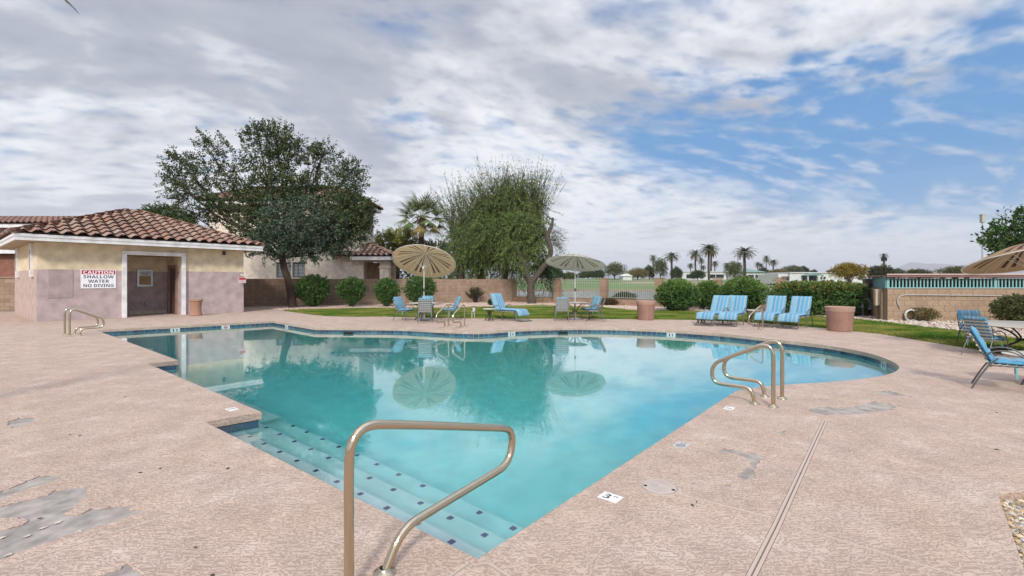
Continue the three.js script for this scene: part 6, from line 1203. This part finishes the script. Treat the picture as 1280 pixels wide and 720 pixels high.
// far trees and shrubs: each with its own lobes; [u, top v, bottom v, width px, depth, colour, lobes]
{
  const olive = [[0.12, 0.135, 0.055], [0.095, 0.115, 0.05]], yellow2 = [[0.22, 0.165, 0.03], [0.18, 0.145, 0.035], [0.26, 0.18, 0.03]], dark = [[0.055, 0.075, 0.042], [0.07, 0.092, 0.048]], tan2 = [[0.19, 0.165, 0.07], [0.155, 0.14, 0.065]], greyG = [[0.13, 0.145, 0.095], [0.11, 0.125, 0.08]];
  const list = [
    [768, 327, 349, 26, 130, olive, 'twin-topped olive tree on the skyline right of the grey parasol'], [797, 335.5, 349, 26, 125, tan2, 'low tan bush beside the small white gabled building'], [811.5, 331, 349, 10, 140, dark, 'narrow dark tree at the left foot of the skyline palms'], [825.5, 321, 349, 16, 135, olive, 'tall dark olive tree between the first two skyline palms'], [846, 333, 349, 12, 132, dark, 'dark bush right of the pale-trunked palm'], [872, 338, 349, 14, 135, dark, 'low dark bush under the slim palm'], [918, 325.5, 349, 21, 108, olive, 'olive yellow tree left of the lone tall palm'], [956, 335, 349, 12, 150, dark, 'dark bush under the tiny palms'], [974, 336.5, 349, 20, 145, tan2, 'tan low tree left of the long white building'], [992, 332, 344, 22, 190, greyG, 'grey-green tree behind the long white building'], [1004.5, 334, 345, 8, 200, dark, 'tiny round treetop above the long white building'], [1017, 338.5, 345, 7, 200, dark, 'tiny dark treetop right of the round one'],
    [1062, 327.5, 352, 42, 62, yellow2, 'yellow autumn tree before the long white building'], [1098, 331, 352, 32, 66, [[0.085, 0.085, 0.05], [0.07, 0.075, 0.045]], 'grey-green open tree beside the yellow autumn tree'], [1123.5, 336.5, 348, 16, 95, greyG, 'small round tree above the left end of the yard roof'], [1148.5, 336, 348, 24, 90, [[0.10, 0.105, 0.05], [0.085, 0.09, 0.045]], 'wide low tree above the middle of the yard roof'], [1194, 333, 348, 42, 85, [[0.10, 0.105, 0.045], [0.075, 0.085, 0.04], [0.12, 0.11, 0.05]], 'broad olive tree above the yard roof beside the parasol'],
    [735, 339, 349, 24, 150, dark, 'dark low trees behind the grey parasol pole'], [712, 341, 349, 14, 155, olive, 'low olive bush left of the grey parasol pole'], [749, 337, 349, 9, 150, dark, 'narrow dark bush under the right rim of the grey parasol'], [687, 333, 350, 30, 70, [[0.045, 0.075, 0.035], [0.055, 0.08, 0.04]], 'green bush behind the forked trunk'], [1040, 338, 347, 9, 190, dark, 'tiny dark treetop at the left of the yellow tree'],
  ];
  list.forEach(([u, v0, v1, w, d, cols, label], i) => {
    const r = rngOf(300 + i), S = px2m(d), p = gy(u, d), o = thing('far_tree', label, 'tree', p), top = EYE - (v0 - HZ) * S - p.y, bot = Math.max(0.1, EYE - (v1 - HZ) * S - p.y), W = w * S, L = new Leaves(), h = top - bot;
    const nl = Math.max(3, Math.round(w / 4)), limb = [], fork = bot + h * 0.25;
    for (let k = 0; k < nl; k++) { const f = nl > 1 ? k / (nl - 1) - 0.5 : 0, c = V(f * W * 0.72 + (r() - 0.5) * W * 0.08, bot + h * (0.62 - 0.30 * f * f * 2 + 0.10 * (r() - 0.5)), (r() - 0.5) * W * 0.4), rad = V(W * (0.16 + 0.07 * r()) + W / nl * 0.2, h * (0.30 + 0.08 * r()), W * 0.2);
      lobe(L, r, c, rad, Math.round(70 + 900 / nl), { cols, leaves: 5, size: Math.max(0.14, S * 0.85), wide: 0.7, twig: Math.max(0.25, S * 2), up: 0.2, wild: 0.6, hollow: 0.4, spread: S * 0.6, vary: 0.45 });
      limb.push(taperTube([V(0, fork * 0.6, 0), V(c.x * 0.5, lerp(fork, c.y, 0.4), c.z * 0.5), c], Math.max(0.05, S * 0.5), 0.03, 5, 5)); }
    part('trunk', [taperTube([V(0, -0.4, 0), V(0.05, fork * 0.4, 0), V(0, fork, 0)], Math.max(0.09, S * 0.9), Math.max(0.06, S * 0.6), 5, 6), ...limb], bark(0.10, 0.08, 0.06), o); part('crown', L.geo(), leafMat, o);
  });
}
// far buildings
{
  const white = stucco(0.66, 0.66, 0.66), win = glassDark, green = std({ color: rgb(0.19, 0.30, 0.26), map: mottMap, roughness: 0.7 });
  function far(name, label, cat, d, fn) { const S = px2m(d), o = thing(name, label, cat, V(0, 0, 0)), X = (u) => (u - CX) * S, Y = (v) => EYE - (v - HZ) * S; const blk = (u0, u1, v0, v1, dep = 8, z = 0) => box(X(u1) - X(u0), Y(v0) - Y(v1), dep, (X(u0) + X(u1)) / 2, (Y(v0) + Y(v1)) / 2, -d - dep / 2 + z); fn(o, blk, X, Y, d, S); return o; }
  const gable = (X, Y, u0, u1, ve, va, z0, z1) => { const s = new THREE.Shape([new THREE.Vector2(X(u0), Y(ve)), new THREE.Vector2(X(u1), Y(ve)), new THREE.Vector2((X(u0) + X(u1)) / 2, Y(va))]); return metric(new THREE.ExtrudeGeometry(s, { depth: z1 - z0, bevelEnabled: false }).translate(0, 0, z0)); };
  far('white_shed', 'small white gabled building on the golf course skyline', 'building', 122, (o, blk, X, Y, d) => { part('wall', blk(778.5, 790, 345, 351, 4), white, o); part('roof', gable(X, Y, 777.3, 791.2, 345.2, 342, -d - 4.2, -d + 0.3), std({ color: rgb(0.62, 0.63, 0.64), roughness: 0.6 }), o); });
  far('white_building', 'white flat-roofed building behind the middle skyline palms', 'building', 150, (o, blk) => { part('wall', [blk(852, 908, 339.5, 351, 10)], white, o); for (const [a, b] of [[887.5, 894], [895, 904.5], [858, 864], [868, 873]]) part('window', blk(a, b, 343, 347.5, 0.3, 0.2), win, o); part('parapet', blk(851.5, 908.5, 339, 340, 10.4, 0.3), std({ color: rgb(0.5, 0.5, 0.5) }), o); });
  far('club_house', 'white building with a low green hip roof behind the lone tall palm', 'building', 132, (o, blk, X, Y, d) => { part('wall', blk(929.5, 956.5, 340, 351.5, 9), white, o); const c = [V(X(928), Y(340.2), -d + 0.6), V(X(958), Y(340.2), -d + 0.6), V(X(958), Y(340.2), -d - 10), V(X(928), Y(340.2), -d - 10)], a = V(X(937), Y(334), -d - 4.7); const pos = []; for (let i = 0; i < 4; i++) pos.push(...c[i].toArray(), ...c[(i + 1) % 4].toArray(), ...a.toArray()); pos.push(...c[0].toArray(), ...c[2].toArray(), ...c[1].toArray(), ...c[0].toArray(), ...c[3].toArray(), ...c[2].toArray()); const g = new THREE.BufferGeometry(); g.setAttribute('position', new THREE.Float32BufferAttribute(pos, 3)); g.computeVertexNormals(); part('roof', metric(g), green, o); for (const [p, q] of [[935, 942], [944, 952]]) part('window', blk(p, q, 343.5, 346.5, 0.3, 0.2), win, o); part('door', blk(931, 933.5, 344, 350, 0.3, 0.2), std({ color: rgb(0.1, 0.1, 0.1) }), o); });
  far('long_white_building', 'long low white building with a small green gable on the right skyline', 'building', 95, (o, blk, X, Y, d) => { part('wall', [blk(987, 1104, 340.8, 354, 9), blk(975, 989, 342.5, 354, 8, -0.6)], white, o); part('parapet', blk(986.6, 1104.4, 340.2, 341.2, 9.4, 0.25), std({ color: rgb(0.55, 0.55, 0.56) }), o); part('canopy', gable(X, Y, 1001, 1022, 344.4, 341, -d - 1, -d + 2.2), green, o); for (const [p, q, a, b] of [[977.5, 985.5, 345.5, 350.5], [1003, 1020, 345.5, 351], [1025.5, 1027.5, 346, 348.5], [1028.8, 1031.3, 346, 348.5], [1055, 1062, 346, 349], [1072, 1078, 346, 349], [1090, 1097, 346, 349]]) part('window', blk(p, q, a, b, 0.3, 0.2), win, o); part('column', [blk(1002, 1003, 344.4, 353, 0.3, 2), blk(1020, 1021, 344.4, 353, 0.3, 2)], white, o); });
  far('brown_far_house', 'small brownish house in the distance left of the grey parasol pole', 'house', 165, (o, blk, X, Y, d) => { part('wall', blk(701, 713, 343.5, 350, 7), stucco(0.42, 0.34, 0.29), o); part('roof', gable(X, Y, 699.5, 714.5, 343.6, 341, -d - 7, -d + 0.4), std({ color: rgb(0.25, 0.17, 0.14) }), o); });
  far('beige_far_houses', 'pale low house far behind the yard roof under the mountains', 'house', 120, (o, blk, X, Y, d) => { part('wall', blk(1168, 1232, 342.5, 352, 8), stucco(0.55, 0.5, 0.48), o); part('roof', gable(X, Y, 1166, 1234, 342.6, 340, -d - 8, -d + 0.4), std({ color: rgb(0.4, 0.3, 0.27) }), o); for (const [p, q] of [[1175, 1181], [1190, 1196], [1205, 1211]]) part('window', blk(p, q, 344.5, 348, 0.3, 0.2), win, o); });
  // mast disguised as a palm, and the sports light pole
  { const d = 105, S = px2m(d), p = gy(1105, d), h = EYE - (320 - HZ) * S - p.y, o = thing('palm_mast', 'tall slim mast with a flat palm-like top above the yard roof', 'mast', p), L = new Leaves(), r = rngOf(161); part('pole', bar(V(0, -0.5, 0), V(0, h, 0), 0.30, 0.22, 8), std({ color: rgb(0.10, 0.09, 0.085) }), o); feathered(L, r, V(0, h, 0), 26, 1.05, [[0.03, 0.045, 0.03]], 0, 14, 0.22); part('crown', L.geo(), leafMat, o); part('antenna_ring', [0, 1, 2, 3, 4, 5].map((k) => box(0.22, 0.75, 0.12, 0.45 * Math.cos(k * 1.047), h - 0.75, 0.45 * Math.sin(k * 1.047), -k * 1.047)), darkMetal, o); }
  { const d = 62, S = px2m(d), p = gy(1228, d), h = EYE - (267 - HZ) * S - p.y, o = thing('light_pole', 'tall thin light pole with a boxy head right of the mountains', 'lamp', p); part('pole', bar(V(0, -0.5, 0), V(0, h - 1.2, 0), 0.12, 0.06, 8), std({ color: rgb(0.35, 0.36, 0.36), roughness: 0.5 }), o); part('head', [rbox(0.42, 1.0, 0.4, 0.05, 0, h - 0.7, 0), box(0.5, 0.06, 0.46, 0, h - 0.15, 0)], std({ color: rgb(0.42, 0.40, 0.33), roughness: 0.5 }), o); }
}
{ // mountains far off
  const ridge = (d, seed, top, base, c) => { const pos = [], idx = [], N = 260, M = 14, S = px2m(d); for (let i = 0; i <= N; i++) { const u = lerp(-700, 2000, i / N), k = top(u) * (1.0 + 0.4 * fbm(u * 0.016, seed, 5)); for (let j = 0; j <= M; j++) { const t = j / M, rid = 1 + 0.35 * fbm(u * 0.06 + 7, t * 3 + seed, 4) * (1 - t); pos.push((u - CX) * S, -5 + (k * S + 5 + 1.5) * Math.pow(t, 1.1) * rid, -d + (1 - t) * d * 0.12 * (1 + 0.4 * n2(u * 0.03, t * 2))); if (i && j) { const a = (i - 1) * (M + 1) + j - 1, b = a + M + 1; idx.push(a, b, a + 1, a + 1, b, b + 1); } } } const g = new THREE.BufferGeometry(); g.setAttribute('position', new THREE.Float32BufferAttribute(pos, 3)); g.setIndex(idx); g.computeVertexNormals(); struct('mountains', metric(g), std({ color: rgb(...c), roughness: 1 })); };
  ridge(9000, 2.5, (u) => 7 + 13 * Math.exp(-(((u - 1138) / 26) ** 2)) + 12 * Math.exp(-(((u - 1185) / 30) ** 2)) + 7 * Math.exp(-(((u - 1260) / 60) ** 2)), 0, [0.20, 0.175, 0.17]);
}
scene.fog = new THREE.FogExp2(new THREE.Color(0.86, 0.9, 1.0), 0.00010);

renderer.render(scene, camera);
